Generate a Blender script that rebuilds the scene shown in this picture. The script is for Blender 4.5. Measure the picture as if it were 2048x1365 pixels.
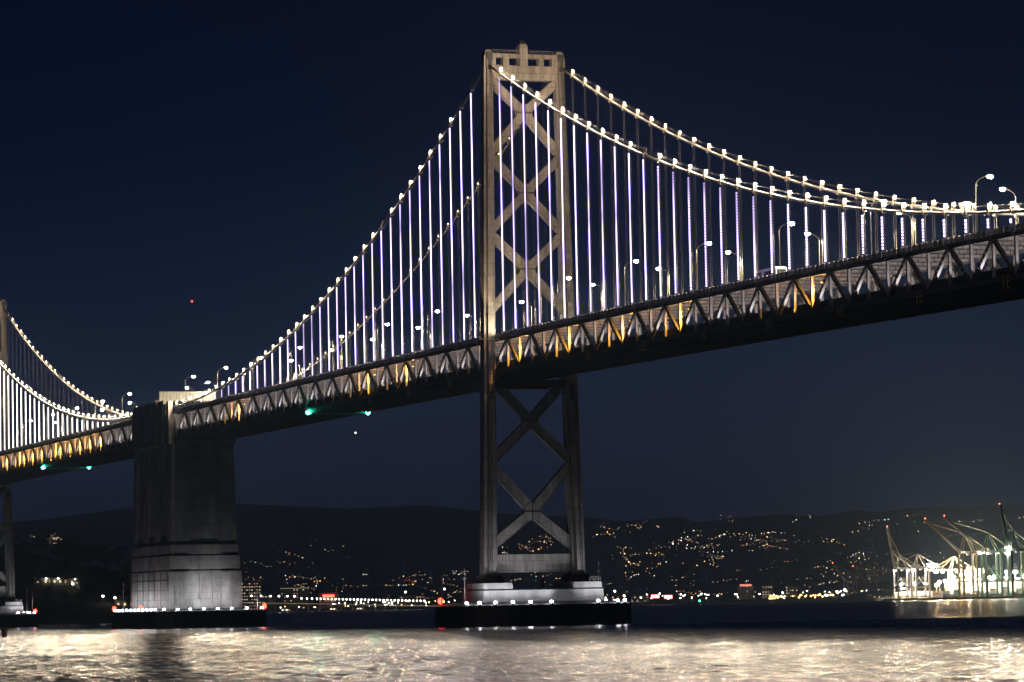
import bpy, math, random
from mathutils import Vector, Matrix
from math import sin, cos, radians, pi, sqrt, atan2

# ------------------------------------------------------------------ camera, world, exposure
sc = bpy.context.scene
for o in list(bpy.data.objects): bpy.data.objects.remove(o)
COL = sc.collection
CAM = Vector((874.239, -314.346, 5.641)); YAW, PITCH, ROLL, FPX = 2.801010, 0.0745966, -0.0193181, 7047.916
CD = Vector((cos(YAW)*cos(PITCH), sin(YAW)*cos(PITCH), sin(PITCH)))
_r = Vector((sin(YAW), -cos(YAW), 0)); _u = _r.cross(CD)
CR = cos(ROLL)*_r + sin(ROLL)*_u; CU = -sin(ROLL)*_r + cos(ROLL)*_u
cam_d = bpy.data.cameras.new('camera'); cam = bpy.data.objects.new('camera', cam_d); COL.objects.link(cam); sc.camera = cam
cam.matrix_world = Matrix(((CR.x, CU.x, -CD.x, CAM.x), (CR.y, CU.y, -CD.y, CAM.y), (CR.z, CU.z, -CD.z, CAM.z), (0, 0, 0, 1)))
cam_d.sensor_width = 36; cam_d.sensor_fit = 'HORIZONTAL'; cam_d.lens = FPX/2048*36
cam_d.clip_start = 1; cam_d.clip_end = 80000

world = bpy.data.worlds.new('World'); sc.world = world; world.use_nodes = True
wn, wl = world.node_tree.nodes, world.node_tree.links
bg = wn['Background']
tc = wn.new('ShaderNodeTexCoord'); sep = wn.new('ShaderNodeSeparateXYZ'); wl.new(tc.outputs['Generated'], sep.inputs[0])
ramp = wn.new('ShaderNodeValToRGB'); wl.new(sep.outputs['Z'], ramp.inputs[0])
els = ramp.color_ramp.elements
STOPS = [(0.0, (.0160, .0195, .0420)), (.035, (.0096, .0155, .0420)), (.075, (.0034, .0088, .0330)), (.13, (.0006, .0033, .0190)), (.20, (.0003, .0016, .0110)), (1.0, (.0003, .0014, .0100))]
els[0].position, els[0].color = STOPS[0][0], (*STOPS[0][1], 1); els[1].position, els[1].color = STOPS[-1][0], (*STOPS[-1][1], 1)
for pos, c in STOPS[1:-1]:
    e = els.new(pos); e.color = (*c, 1)
sky = wn.new('ShaderNodeTexSky'); sky.sky_type = 'NISHITA'; sky.sun_disc = False
sky.sun_elevation = radians(-5); sky.sun_rotation = radians(200)
skm = wn.new('ShaderNodeVectorMath'); skm.operation = 'SCALE'; skm.inputs[3].default_value = 0.02; wl.new(sky.outputs[0], skm.inputs[0])
add = wn.new('ShaderNodeVectorMath'); add.operation = 'ADD'; wl.new(ramp.outputs[0], add.inputs[0]); wl.new(skm.outputs[0], add.inputs[1])
wl.new(add.outputs[0], bg.inputs[0]); bg.inputs[1].default_value = 1.0

sc.view_settings.view_transform = 'Standard'; sc.view_settings.look = 'None'; sc.view_settings.exposure = 0; sc.view_settings.gamma = 1
sc.render.engine = 'CYCLES'; cy = sc.cycles
cy.use_denoising = True; cy.max_bounces = 5; cy.diffuse_bounces = 2; cy.glossy_bounces = 3; cy.transmission_bounces = 1; cy.volume_bounces = 0; cy.transparent_max_bounces = 4
cy.caustics_reflective = False; cy.caustics_refractive = False; cy.sample_clamp_indirect = 4; cy.use_light_tree = True
random.seed(7)

# ------------------------------------------------------------------ helpers
def ray(x, y): return CD + CR*((x-1024)/FPX) - CU*((y-682.5)/FPX)
def at(x, y, D):
    q = ray(x, y); return CAM + q*(D/sqrt(q.x*q.x+q.y*q.y))
def ground(x, D, z=0.0):
    p = at(x, 1200, D); p.z = z; return p
def hor(x): return 1209.38 - (x-1024)*0.019309

def socket(n, *names):
    for k in names:
        if k in n.inputs: return n.inputs[k]
def mat(name, c, rough=.6, var=.18, scale=.35, metal=0, stretch=(1, 1, 1), bump=0, bscale=2.0, seams=None):
    m = bpy.data.materials.new(name); m.use_nodes = True; n, l = m.node_tree.nodes, m.node_tree.links
    b = n['Principled BSDF']; b.inputs['Roughness'].default_value = rough; b.inputs['Metallic'].default_value = metal
    if var:
        g = n.new('ShaderNodeNewGeometry'); mp = n.new('ShaderNodeMapping'); mp.inputs['Scale'].default_value = stretch; l.new(g.outputs['Position'], mp.inputs[0])
        t = n.new('ShaderNodeTexNoise'); t.inputs['Scale'].default_value = scale; t.inputs['Detail'].default_value = 7; t.inputs['Roughness'].default_value = .65; l.new(mp.outputs[0], t.inputs['Vector'])
        r = n.new('ShaderNodeValToRGB'); l.new(t.outputs['Fac'], r.inputs[0]); e = r.color_ramp.elements
        e[0].position, e[1].position = .3, .7
        e[0].color = (*[v*(1-var*1.6) for v in c], 1); e[1].color = (*[min(1, v*(1+var)) for v in c], 1)
        col = r.outputs[0]
        if seams:      # plate or formwork joints
            sw, sh, msz, dk = seams; sp = n.new('ShaderNodeSeparateXYZ'); l.new(g.outputs['Position'], sp.inputs[0]); ad = n.new('ShaderNodeMath'); ad.operation = 'ADD'; l.new(sp.outputs[0], ad.inputs[0]); l.new(sp.outputs[1], ad.inputs[1])
            cb = n.new('ShaderNodeCombineXYZ'); l.new(ad.outputs[0], cb.inputs[0]); l.new(sp.outputs[2], cb.inputs[1])
            bk = n.new('ShaderNodeTexBrick'); bk.inputs['Scale'].default_value = 1; bk.inputs['Brick Width'].default_value = sw; bk.inputs['Row Height'].default_value = sh; bk.inputs['Mortar Size'].default_value = msz; bk.inputs['Mortar Smooth'].default_value = .3
            bk.inputs['Color1'].default_value = (1, 1, 1, 1); bk.inputs['Color2'].default_value = (.86, .86, .87, 1); bk.inputs['Mortar'].default_value = (dk, dk, dk, 1); l.new(cb.outputs[0], bk.inputs['Vector'])
            mm = n.new('ShaderNodeMix'); mm.data_type = 'RGBA'; mm.blend_type = 'MULTIPLY'; mm.inputs[0].default_value = 1; l.new(col, mm.inputs[6]); l.new(bk.outputs['Color'], mm.inputs[7]); col = mm.outputs[2]
        l.new(col, b.inputs['Base Color'])
        if bump:
            t2 = n.new('ShaderNodeTexNoise'); t2.inputs['Scale'].default_value = bscale; t2.inputs['Detail'].default_value = 6; l.new(mp.outputs[0], t2.inputs['Vector'])
            bp = n.new('ShaderNodeBump'); bp.inputs['Strength'].default_value = bump; bp.inputs['Distance'].default_value = .3; l.new(t2.outputs['Fac'], bp.inputs['Height']); l.new(bp.outputs[0], b.inputs['Normal'])
    else: b.inputs['Base Color'].default_value = (*c, 1)
    return m
def emat(name, c, s, sample=True):
    m = bpy.data.materials.new(name); m.use_nodes = True; n, l = m.node_tree.nodes, m.node_tree.links
    n.remove(n['Principled BSDF']); e = n.new('ShaderNodeEmission'); e.inputs[0].default_value = (*c, 1); e.inputs[1].default_value = s
    l.new(e.outputs[0], n['Material Output'].inputs[0])
    m.cycles.emission_sampling = 'FRONT' if sample else 'NONE'
    return m

class MB:
    def __init__(s): s.v, s.f, s.mi = [], [], []
    def poly(s, pts, faces, mi=0):
        b = len(s.v); s.v += [tuple(p) for p in pts]
        for f in faces: s.f.append(tuple(b+i for i in f)); s.mi.append(mi)
    def box(s, x0, x1, y0, y1, z0, z1, mi=0):
        s.poly([(x0,y0,z0),(x1,y0,z0),(x1,y1,z0),(x0,y1,z0),(x0,y0,z1),(x1,y0,z1),(x1,y1,z1),(x0,y1,z1)],
               [(0,3,2,1),(4,5,6,7),(0,1,5,4),(1,2,6,5),(2,3,7,6),(3,0,4,7)], mi); return s
    def frustum(s, b, t, mi=0):   # (x0,x1,y0,y1,z) bottom and top rectangles
        x0,x1,y0,y1,z0 = b; a0,a1,c0,c1,z1 = t
        s.poly([(x0,y0,z0),(x1,y0,z0),(x1,y1,z0),(x0,y1,z0),(a0,c0,z1),(a1,c0,z1),(a1,c1,z1),(a0,c1,z1)],
               [(0,3,2,1),(4,5,6,7),(0,1,5,4),(1,2,6,5),(2,3,7,6),(3,0,4,7)], mi); return s
    def bar(s, p, q, w, h, up=(0, 0, 1), mi=0):
        p, q = Vector(p), Vector(q); d = (q-p).normalized(); up = Vector(up)
        sd = d.cross(up)
        if sd.length < 1e-4: sd = d.cross(Vector((1, 0, 0)))
        sd.normalize(); uu = sd.cross(d); a, b = sd*(w/2), uu*(h/2)
        s.poly([p-a-b, p+a-b, p+a+b, p-a+b, q-a-b, q+a-b, q+a+b, q-a+b], [(0,1,2,3),(7,6,5,4),(0,4,5,1),(1,5,6,2),(2,6,7,3),(3,7,4,0)], mi); return s
    def tube(s, pts, r, n=8, mi=0, r1=None):
        pts = [Vector(p) for p in pts]; k = len(pts); b = len(s.v)
        for i, p in enumerate(pts):
            d = (pts[min(i+1, k-1)]-pts[max(i-1, 0)]).normalized(); a = d.cross(Vector((0, 0, 1)))
            if a.length < 1e-3: a = d.cross(Vector((0, 1, 0)))
            a.normalize(); c = a.cross(d); rr = r if r1 is None else r+(r1-r)*i/(k-1)
            for j in range(n):
                t = 2*pi*j/n; s.v.append(tuple(p+a*(rr*cos(t))+c*(rr*sin(t))))
        for i in range(k-1):
            for j in range(n):
                j2 = (j+1) % n; s.f.append((b+i*n+j, b+i*n+j2, b+(i+1)*n+j2, b+(i+1)*n+j)); s.mi.append(mi)
        s.f.append(tuple(b+j for j in reversed(range(n)))); s.mi.append(mi); s.f.append(tuple(b+(k-1)*n+j for j in range(n))); s.mi.append(mi); return s
    def ball(s, c, r, rz=None, n=8, m=5, mi=0, rx=None):
        rz = rz or r; rx = rx or r; b = len(s.v); c = Vector(c)
        s.v.append((c.x, c.y, c.z-rz))
        for i in range(1, m):
            t = -pi/2+pi*i/m
            for j in range(n): s.v.append((c.x+rx*cos(t)*cos(2*pi*j/n), c.y+r*cos(t)*sin(2*pi*j/n), c.z+rz*sin(t)))
        s.v.append((c.x, c.y, c.z+rz)); top = len(s.v)-1
        for j in range(n): s.f.append((b, b+1+(j+1) % n, b+1+j)); s.mi.append(mi)
        for i in range(m-2):
            for j in range(n): s.f.append((b+1+i*n+j, b+1+i*n+(j+1) % n, b+1+(i+1)*n+(j+1) % n, b+1+(i+1)*n+j)); s.mi.append(mi)
        for j in range(n): s.f.append((b+1+(m-2)*n+j, b+1+(m-2)*n+(j+1) % n, top)); s.mi.append(mi)
        return s
    def prism(s, ring, z0, z1, ring1=None, mi=0):
        n = len(ring); ring1 = ring1 or ring
        s.poly([(x, y, z0) for x, y in ring]+[(x, y, z1) for x, y in ring1],
               [tuple(reversed(range(n))), tuple(range(n, 2*n))]+[(i, (i+1) % n, n+(i+1) % n, n+i) for i in range(n)], mi); return s
    def mesh(s, name, mats):
        me = bpy.data.meshes.new(name); me.from_pydata(s.v, [], s.f)
        for m in (mats if isinstance(mats, (list, tuple)) else [mats]): me.materials.append(m)
        if any(s.mi): me.polygons.foreach_set('material_index', s.mi)
        me.update(); return me
    def build(s, name, mats, parent=None, loc=None, smooth=False):
        me = s.mesh(name, mats)
        if smooth: me.polygons.foreach_set('use_smooth', [True]*len(me.polygons))
        return place(name, me, parent, loc)
def place(name, me, parent=None, loc=None, rot=None, scale=None):
    o = bpy.data.objects.new(name, me); COL.objects.link(o)
    if parent: o.parent = parent
    if loc is not None: o.location = loc
    if rot is not None: o.rotation_euler = rot
    if scale is not None: o.scale = scale
    return o
def tag(o, label=None, cat=None, group=None, kind=None):
    if label: o['label'] = label
    if cat: o['category'] = cat
    if group: o['group'] = group
    if kind: o['kind'] = kind
    return o
def empty(name, label, cat, loc=(0, 0, 0), group=None, rz=0):
    o = place(name, None, None, loc, (0, 0, rz)); o.empty_display_size = .5; return tag(o, label, cat, group)
def spot(name, parent, loc, target, power, color, angle=70, blend=.6, size=.3):
    l = bpy.data.lights.new(name, 'SPOT'); l.energy = power; l.color = color; l.spot_size = radians(angle); l.spot_blend = blend; l.shadow_soft_size = size
    o = place(name, l, parent, loc); o.rotation_euler = (Vector(target)-Vector(loc)).to_track_quat('-Z', 'Y').to_euler(); return o
def copy_tree(o, parent=None):
    c = o.copy(); COL.objects.link(c); c.parent = parent
    for ch in list(o.children): copy_tree(ch, c)
    return c
ORD = ['first', 'second', 'third', 'fourth', 'fifth', 'sixth', 'seventh', 'eighth', 'ninth', 'tenth', 'eleventh', 'twelfth', 'thirteenth', 'fourteenth', 'fifteenth', 'sixteenth']

# ------------------------------------------------------------------ materials
STEEL = mat('painted_steel', (.30, .285, .265), .55, .22, .5, stretch=(1, 1, .35))
TOWER = mat('tower_steel', (.30, .265, .232), .6, .34, .35, stretch=(1, 1, .2), bump=.25, bscale=.8, seams=(1.9, 3.4, .09, .5))
DARK = mat('dark_steel', (.045, .043, .042), .7, .25, .6)
TRUSS = mat('truss_steel', (.085, .08, .075), .6, .22, .9)
BEAM = mat('pale_beam_paint', (.46, .43, .42), .6, .14, .5)
PARA = mat('parapet_paint', (.40, .38, .34), .7, .35, .7)
CONC = mat('concrete', (.35, .325, .29), .85, .36, .16, stretch=(1, 1, .45), bump=.3, bscale=1.2, seams=(5.2, 2.4, .07, .62))
CONCD = mat('pier_concrete', (.40, .385, .36), .85, .22, .4, stretch=(1, 1, .3), bump=.2)
FEND = mat('fender_timber', (.022, .021, .021), .8, .3, .8, stretch=(1, 1, .2))
ASPH = mat('asphalt', (.05, .05, .052), .9, .2, .5)
WIRE = mat('wire_rope', (.22, .20, .175), .5, 0)
CABLE = mat('cable_wrap', (.06, .055, .047), .5, .12, 1.2)
YEL = mat('yellow_paint', (.62, .44, .05), .5, .15, 2)
GALV = mat('galvanised_steel', (.30, .28, .24), .45, .12, 2)
E_NEAR = emat('cable_lamp_white', (1, .80, .56), 45)
E_FAR = emat('cable_lamp_warm', (1, .60, .30), 34)
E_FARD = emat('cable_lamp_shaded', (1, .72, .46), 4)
E_ST = emat('street_lamp_glow', (1, .88, .68), 420)
E_FL = emat('fender_lamp_glow', (.86, .90, 1), 60)
E_RED = emat('red_beacon_glow', (1, .03, .015), 16)
E_GRN = emat('green_beacon_glow', (.02, 1, .62), 120)
E_AMB = emat('amber_lamp_glow', (1, .50, .06), 8)
E_UP = emat('added_wash_glow', (1, .88, .87), 260)

def led_mat(name, col, lo, hi, sx, sz):
    m = bpy.data.materials.new(name); m.use_nodes = True; n, l = m.node_tree.nodes, m.node_tree.links
    n.remove(n['Principled BSDF']); e = n.new('ShaderNodeEmission'); e.inputs[0].default_value = (*col, 1)
    g = n.new('ShaderNodeNewGeometry'); mp = n.new('ShaderNodeMapping'); mp.inputs['Scale'].default_value = (sx, 0, sz); l.new(g.outputs['Position'], mp.inputs[0])
    t = n.new('ShaderNodeTexNoise'); t.inputs['Scale'].default_value = 1; t.inputs['Detail'].default_value = 2; l.new(mp.outputs[0], t.inputs['Vector'])
    r = n.new('ShaderNodeMapRange'); r.inputs['From Min'].default_value = .36; r.inputs['From Max'].default_value = .66; r.inputs['To Min'].default_value = lo; r.inputs['To Max'].default_value = hi; l.new(t.outputs['Fac'], r.inputs[0])
    l.new(r.outputs[0], e.inputs[1]); l.new(e.outputs[0], n['Material Output'].inputs[0]); return m
LED = led_mat('led_violet_white', (.60, .48, 1.0), 1.2, 7.5, .021, .045)
LEDW = led_mat('led_warm_white', (1.0, .93, .86), 3.2, 7.0, .03, .05)

# ------------------------------------------------------------------ water, land, hills, island
def water_mat(name, waves, rough, gusts=None):
    m = bpy.data.materials.new(name); m.use_nodes = True; n, l = m.node_tree.nodes, m.node_tree.links
    b = n['Principled BSDF']; b.inputs['Base Color'].default_value = (.004, .006, .010, 1); b.inputs['Roughness'].default_value = rough; b.inputs['IOR'].default_value = 1.333
    g = n.new('ShaderNodeNewGeometry'); prev = None; amp = None
    if gusts:      # wind-ruffled and calm patches drawn out along the wind
        mp = n.new('ShaderNodeMapping'); mp.vector_type = 'POINT'; mp.inputs['Rotation'].default_value = (0, 0, -YAW); l.new(g.outputs['Position'], mp.inputs[0])
        m2 = n.new('ShaderNodeMapping'); m2.inputs['Scale'].default_value = gusts; l.new(mp.outputs[0], m2.inputs[0])
        t = n.new('ShaderNodeTexNoise'); t.inputs['Scale'].default_value = 1; t.inputs['Detail'].default_value = 3; t.inputs['Roughness'].default_value = .6; l.new(m2.outputs[0], t.inputs['Vector'])
        amp = n.new('ShaderNodeMapRange'); amp.inputs['From Min'].default_value = .40; amp.inputs['From Max'].default_value = .60; amp.inputs['To Min'].default_value = .35; amp.inputs['To Max'].default_value = 1.3; l.new(t.outputs['Fac'], amp.inputs[0])
        rr = n.new('ShaderNodeMapRange'); rr.inputs['From Min'].default_value = .40; rr.inputs['From Max'].default_value = .60; rr.inputs['To Min'].default_value = rough*.85; rr.inputs['To Max'].default_value = rough; l.new(t.outputs['Fac'], rr.inputs[0]); l.new(rr.outputs[0], b.inputs['Roughness'])
    for scl, dist, st, det in waves:
        mp = n.new('ShaderNodeMapping'); mp.inputs['Scale'].default_value = st; mp.inputs['Rotation'].default_value = (0, 0, .5+scl*3); l.new(g.outputs['Position'], mp.inputs[0])
        t = n.new('ShaderNodeTexNoise'); t.inputs['Scale'].default_value = scl; t.inputs['Detail'].default_value = det; t.inputs['Roughness'].default_value = .55; l.new(mp.outputs[0], t.inputs['Vector'])
        bp = n.new('ShaderNodeBump'); bp.inputs['Strength'].default_value = 1; bp.inputs['Distance'].default_value = dist; l.new(t.outputs['Fac'], bp.inputs['Height'])
        if amp: l.new(amp.outputs[0], bp.inputs['Strength'])
        if prev: l.new(prev.outputs[0], bp.inputs['Normal'])
        prev = bp
    l.new(prev.outputs[0], b.inputs['Normal']); return m
import numpy as np
rng = np.random.default_rng(3)
W_FINE = ((.8, .06, (1, 1.15, 1), 3), (3.0, .03, (1, 1, 1), 2))
W_ALL = ((.045, 2.2, (1, 1.35, 1), 2), (.16, 1.1, (1.25, .8, 1), 3), (.62, .5, (1, 1.2, 1), 4))
w = MB(); w.poly([(-19700, -8900, -.5), (1400, -8900, -.5), (1400, 15400, -.5), (-19700, 15400, -.5)], [(0, 1, 2, 3)])
wat = w.build('water', water_mat('bay_water', W_ALL, .2)); tag(wat, 'dark rippled bay water glittering with reflected bridge lights', 'water', kind='structure')
Dv = np.concatenate([np.arange(225, 480, .42), np.arange(480, 1000, .75), np.array([1003, 1010, 1030])]); Tv = np.arange(-.185, .1851, .00115)
fw = Vector((cos(YAW), sin(YAW), 0)); rt = Vector((sin(YAW), -cos(YAW), 0))
Dg, Tg = np.meshgrid(Dv, Tv, indexing='ij'); Xg = CAM.x+fw.x*Dg+rt.x*Dg*Tg; Yg = CAM.y+fw.y*Dg+rt.y*Dg*Tg; Zg = np.zeros_like(Xg)
for i in range(64):
    lam = .95*(3.3**rng.random()); k = 2*pi/lam; th = YAW+.12+rng.normal()*.5; sl = .0215*(.6+.8*rng.random())
    Zg += sl/k*np.sin(k*(Xg*cos(th)+Yg*sin(th))+rng.random()*6.28)
Zg *= 1+.22*np.sin(Xg*.045+Yg*.033)*np.sin(Yg*.067-Xg*.029+1)
Zg *= np.clip((1000-Dg)/20, 0, 1); Zg -= .49*np.clip((Dg-900)/100, 0, 1); Zg[0, :] = -3; Zg[:, 0] = Zg[:, -1] = -3
nr, nc = Dg.shape; vv = np.stack([Xg, Yg, Zg], -1).reshape(-1, 3).astype(np.float32)
idx = np.arange(nr*nc).reshape(nr, nc); q4 = np.stack([idx[:-1, :-1], idx[:-1, 1:], idx[1:, 1:], idx[1:, :-1]], -1).reshape(-1, 4)[:, ::-1]
me = bpy.data.meshes.new('waves'); me.vertices.add(nr*nc); me.vertices.foreach_set('co', vv.ravel()); me.loops.add(q4.size); me.loops.foreach_set('vertex_index', q4.ravel().astype(np.int32))
me.polygons.add(len(q4)); me.polygons.foreach_set('loop_start', np.arange(0, q4.size, 4, dtype=np.int32)); me.update(calc_edges=True); me.polygons.foreach_set('use_smooth', np.ones(len(q4), dtype=bool)); me.materials.append(water_mat('wave_water', W_FINE, .17, (.11, .85, 1)))
place('waves', me, wat)

RIDGE = [(-900, 1035), (-300, 1050), (0, 1050), (100, 1043), (180, 1031), (250, 1022), (380, 1012), (480, 1012), (560, 1015), (640, 1018), (700, 1022), (770, 1018), (850, 1014), (930, 1022), (1000, 1030), (1100, 1035), (1170, 1036), (1250, 1046), (1300, 1041), (1370, 1037), (1400, 1048), (1450, 1041), (1550, 1033), (1650, 1036), (1710, 1023), (1760, 1029), (1830, 1021), (1920, 1018), (2048, 1014), (2300, 1025), (2900, 1020)]
def lerp(tab, x):
    if x <= tab[0][0]: return tab[0][1]
    for (a, b), (c, d) in zip(tab, tab[1:]):
        if x <= c: return b+(d-b)*(x-a)/(c-a)
    return tab[-1][1]
def shore(x): return lerp([(-900, 7600), (870, 7600), (1250, 7900), (1640, 7600), (1760, 6000), (2900, 5800)], x)
def sm(t): t = max(0, min(1, t)); return t*t*(3-2*t)
from mathutils import noise as mnoise
DR = 15000.0
def H(x, D):
    s = shore(x)
    if D < s: return -3
    rz = CAM.z+(hor(x)-lerp(RIDGE, x))/FPX*DR
    n1 = mnoise.noise((x*.006, D*.0004, 1.3)); n2 = mnoise.noise((x*.03, D*.0016, 5.7)); n3 = mnoise.noise((x*.16, D*.003, 9.1))
    base = 3+18*sm((D-s)/1600)
    up = sm((D-9300)/(DR-9300))
    if D > DR: up = 1-sm((D-DR)/4000)
    z = base+(rz-base)*up**1.15*(1 + .22*n1*(1-up)*2)+ up*(1-up)*55*n2 + 7*n3*up
    return z
rows = [5600+i*100 for i in range(30)]+[8600+i*230 for i in range(30)]+[16000, 17500, 19500]
xs = list(range(-900, 2901, 7))
hm = MB(); pts = []
for D in rows:
    for x in xs:
        p = ground(x, D, H(x, D)); pts.append(p)
nx = len(xs)
hm.poly(pts, [(i*nx+j, i*nx+j+1, (i+1)*nx+j+1, (i+1)*nx+j) for i in range(len(rows)-1) for j in range(nx-1)])
HILL = mat('wooded_hill', (.07, .085, .08), .95, .3, .004)
tag(hm.build('hills', HILL, smooth=True), 'long dark wooded hills rising behind the city lights', 'hills', kind='structure')
def on_terrain(x, y):
    q = ray(x, y); k = q.z/sqrt(q.x*q.x+q.y*q.y)
    D = shore(x)+30
    while D < 15200:
        if H(x, D) >= CAM.z+k*D: break
        D += 60
    p = at(x, y, D); p.z = max(p.z, H(x, D)); return p, D

ITOP = [(-420, 0), (-300, 30), (-150, 50), (0, 50), (40, 48), (75, 40), (105, 39), (150, 39), (168, 33), (205, 34), (240, 30), (265, 24), (320, 12), (380, 4), (430, -4)]
def IH(x, D):
    h = lerp(ITOP, x); t = (D-1985)/165.0
    prof = sm(t) if D < 2150 else 1-sm((D-2150)/260)
    return -2+(h+2)*prof+2.2*mnoise.noise((x*.03, D*.02, 3.1))*prof
im = MB(); ir = list(range(1975, 2421, 15)); ix = list(range(-440, 441, 10))
im.poly([ground(x, D, IH(x, D)) for D in ir for x in ix], [(i*len(ix)+j, i*len(ix)+j+1, (i+1)*len(ix)+j+1, (i+1)*len(ix)+j) for i in range(len(ir)-1) for j in range(len(ix)-1)])
tag(im.build('island_hill', mat('island_ground', (.05, .052, .04), .95, .3, .05), smooth=True), 'black wooded island slope behind the left pier', 'island', kind='structure')

# ------------------------------------------------------------------ bridge profile
S = 9.144; W5X = -752.6; MID = -376.3
def mx(X): return X if X > MID else W5X-X
def rail(X): return 77.1-1.34e-5*max(0, mx(X)+200)**2
def cable_z(X):
    X = mx(X)
    if X >= 0: return 73.2+75.43*(1-X/370.3)**2
    t = -X/354; return 148.63+(78.17-148.63)*t-4*18.43*t*(1-t)
XR = [10.65+S*k for k in range(40)]; XL = [-(12.5+S*k) for k in range(37)]
XM = [W5X-x for x in XL]

# ------------------------------------------------------------------ towers
def cross(a, b, ka=.56, kb=.5):   # cruciform plan: long along X by a, wide along Y by b
    A, B, a2, b2 = a/2, b/2, a/2*ka, b/2*kb
    return [(A, -b2), (A, b2), (a2, b2), (a2, B), (-a2, B), (-a2, b2), (-A, b2), (-A, -b2), (-a2, -b2), (-a2, -B), (a2, -B), (a2, -b2)]
def legY(z): return 10.0+(151-z)/139*2.3
def legA(z): return 4.0+(151-z)/139*2.9
def legB(z): return 2.5+(151-z)/139*1.2
def make_tower(label):
    t = empty('bridge_tower', label, 'bridge tower', (0, 0, 0), 'suspension bridge towers')
    for s in (-1, 1):
        m = MB(); zs = [13.2, 45, 64, 80, 100, 125, 148]
        for z0, z1 in zip(zs, zs[1:]):
            r0 = [(x, y+s*legY(z0)) for x, y in cross(legA(z0), legB(z0))]; r1 = [(x, y+s*legY(z1)) for x, y in cross(legA(z1), legB(z1))]
            m.prism(r0, z0, z1, r1)
        lg = m.build('leg', TOWER, t)
        for z in (30, 64.6, 92, 111, 130, 143.6):   # plate seams as thin proud bands
            b = MB(); b.prism([(x, y+s*legY(z)) for x, y in cross(legA(z)+.14, legB(z)+.14)], z, z+.22); b.build('seam_band', TOWER, lg)
        c = MB()
        c.prism([(x, y+s*legY(149)) for x, y in cross(4.3, 2.7, .7, .6)], 148.0, 150.6)
        c.box(-1.5, 1.5, s*10.03-.95, s*10.03+.95, 150.6, 152.0)
        c.box(-1.1, 1.1, s*10.03-.65, s*10.03+.65, 152.0, 152.3)
        c.build('cap', TOWER, t)
        for e in (-1, 1):
            sd = MB(); x0, x1 = sorted((e*1.9, e*2.5)); sd.box(x0, x1, s*10.05-.55, s*10.05+.55, 146.8, 149.6); sd.box(x0+.1, x1-.1, s*10.05-.8, s*10.05+.8, 149.6, 151.2)
            sd.build('saddle_housing', DARK, t)
        f = MB(); f.frustum((-4.6, 4.6, s*12.3-3.3, s*12.3+3.3, 11.2), (-3.6, 3.6, s*12.25-2.1, s*12.25+2.1, 13.2)); 
        for i in range(7):
            x = -4.4+i*1.46; f.bar((x, s*12.3-3.2, 11.25), (x*.78, s*12.25-2.05, 13.3), .12, .35); f.bar((x, s*12.3+3.2, 11.25), (x*.78, s*12.25+2.05, 13.3), .12, .35)
            y = s*12.3-3.0+i*1.0; f.bar((4.55, y, 11.25), (3.65, s*12.25+(y-s*12.3)*.62, 13.3), .12, .35)
        f.build('foot', DARK, t)
        for zz in (70.5, 84.0, 97.0, 119.0, 138.0):    # stiffener plates on the river side of the leg
            b = MB(); yy = s*legY(zz); xa = legA(zz)/2; b.box(xa, xa+.07, yy-legB(zz)*.22, yy+legB(zz)*.22, zz, zz+1.1); b.build('splice_plate', STEEL, lg)
        ld = MB()
        for z0 in range(14, 62, 4):
            for dy in (-.25, .25): ld.bar((legA(z0)/2+.12, s*(legY(z0)+.35)+dy, z0), (legA(z0+4)/2+.12, s*(legY(z0+4)+.35)+dy, z0+4), .07, .07)
            for k_ in range(8): ld.bar((legA(z0)/2+.1, s*(legY(z0)+.35)-.25, z0+k_*.5), (legA(z0)/2+.1, s*(legY(z0)+.35)+.25, z0+k_*.5), .04, .04)
        tag(ld.build('ladder', DARK, lg), kind='stuff')
        # access hatch and ladder on the leg, below the deck
        h = MB(); h.box(2.55, 3.1, s*11.4-.9, s*11.4+.2, 59.5, 63.5); h.build('hatch', DARK, lg)
    # top portal: beam, window wall, pilaster
    p = MB(); yi = 9.1
    p.box(-1.25, 1.25, -yi, yi, 144.4, 147.9); p.box(-1.05, 1.05, -yi, yi, 147.9, 148.25)
    p.box(-1.15, 1.15, -yi, yi, 150.35, 151.35)
    for y0, y1 in ((-9.1, -7.9), (-5.9, -4.2), (4.2, 5.6), (7.9, 9.1)): p.box(-1.1, 1.1, y0, y1, 148.25, 150.35)
    p.box(-1.45, 1.45, -yi, yi, 145.9, 146.25)
    p.build('portal_beam', TOWER, t)
    q = MB(); q.box(-1.55, 1.55, -1.3, .9, 147.95, 153.5); q.box(-1.35, 1.35, -1.1, .7, 153.5, 154.0); q.build('pilaster', TOWER, t)
    k = MB(); k.box(-1.2, 1.2, -1.0, .6, 154.0, 154.3)
    for yy in (-.9, -.35, .2, .5): k.tube([(.8, yy, 154.3), (.8, yy, 155.2)], .07, 5)
    k.ball((0, -.2, 154.9), .35, .5); k.build('beacon_housing', DARK, t)
    hr = MB()
    for z in (151.9, 152.3): hr.bar((.9, -8.6, z), (.9, 8.6, z), .05, .05)
    for i in range(12): hr.bar((.9, -8.6+i*1.56, 151.3), (.9, -8.6+i*1.56, 152.35), .05, .05)
    hr.build('top_handrail', GALV, t)
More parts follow.
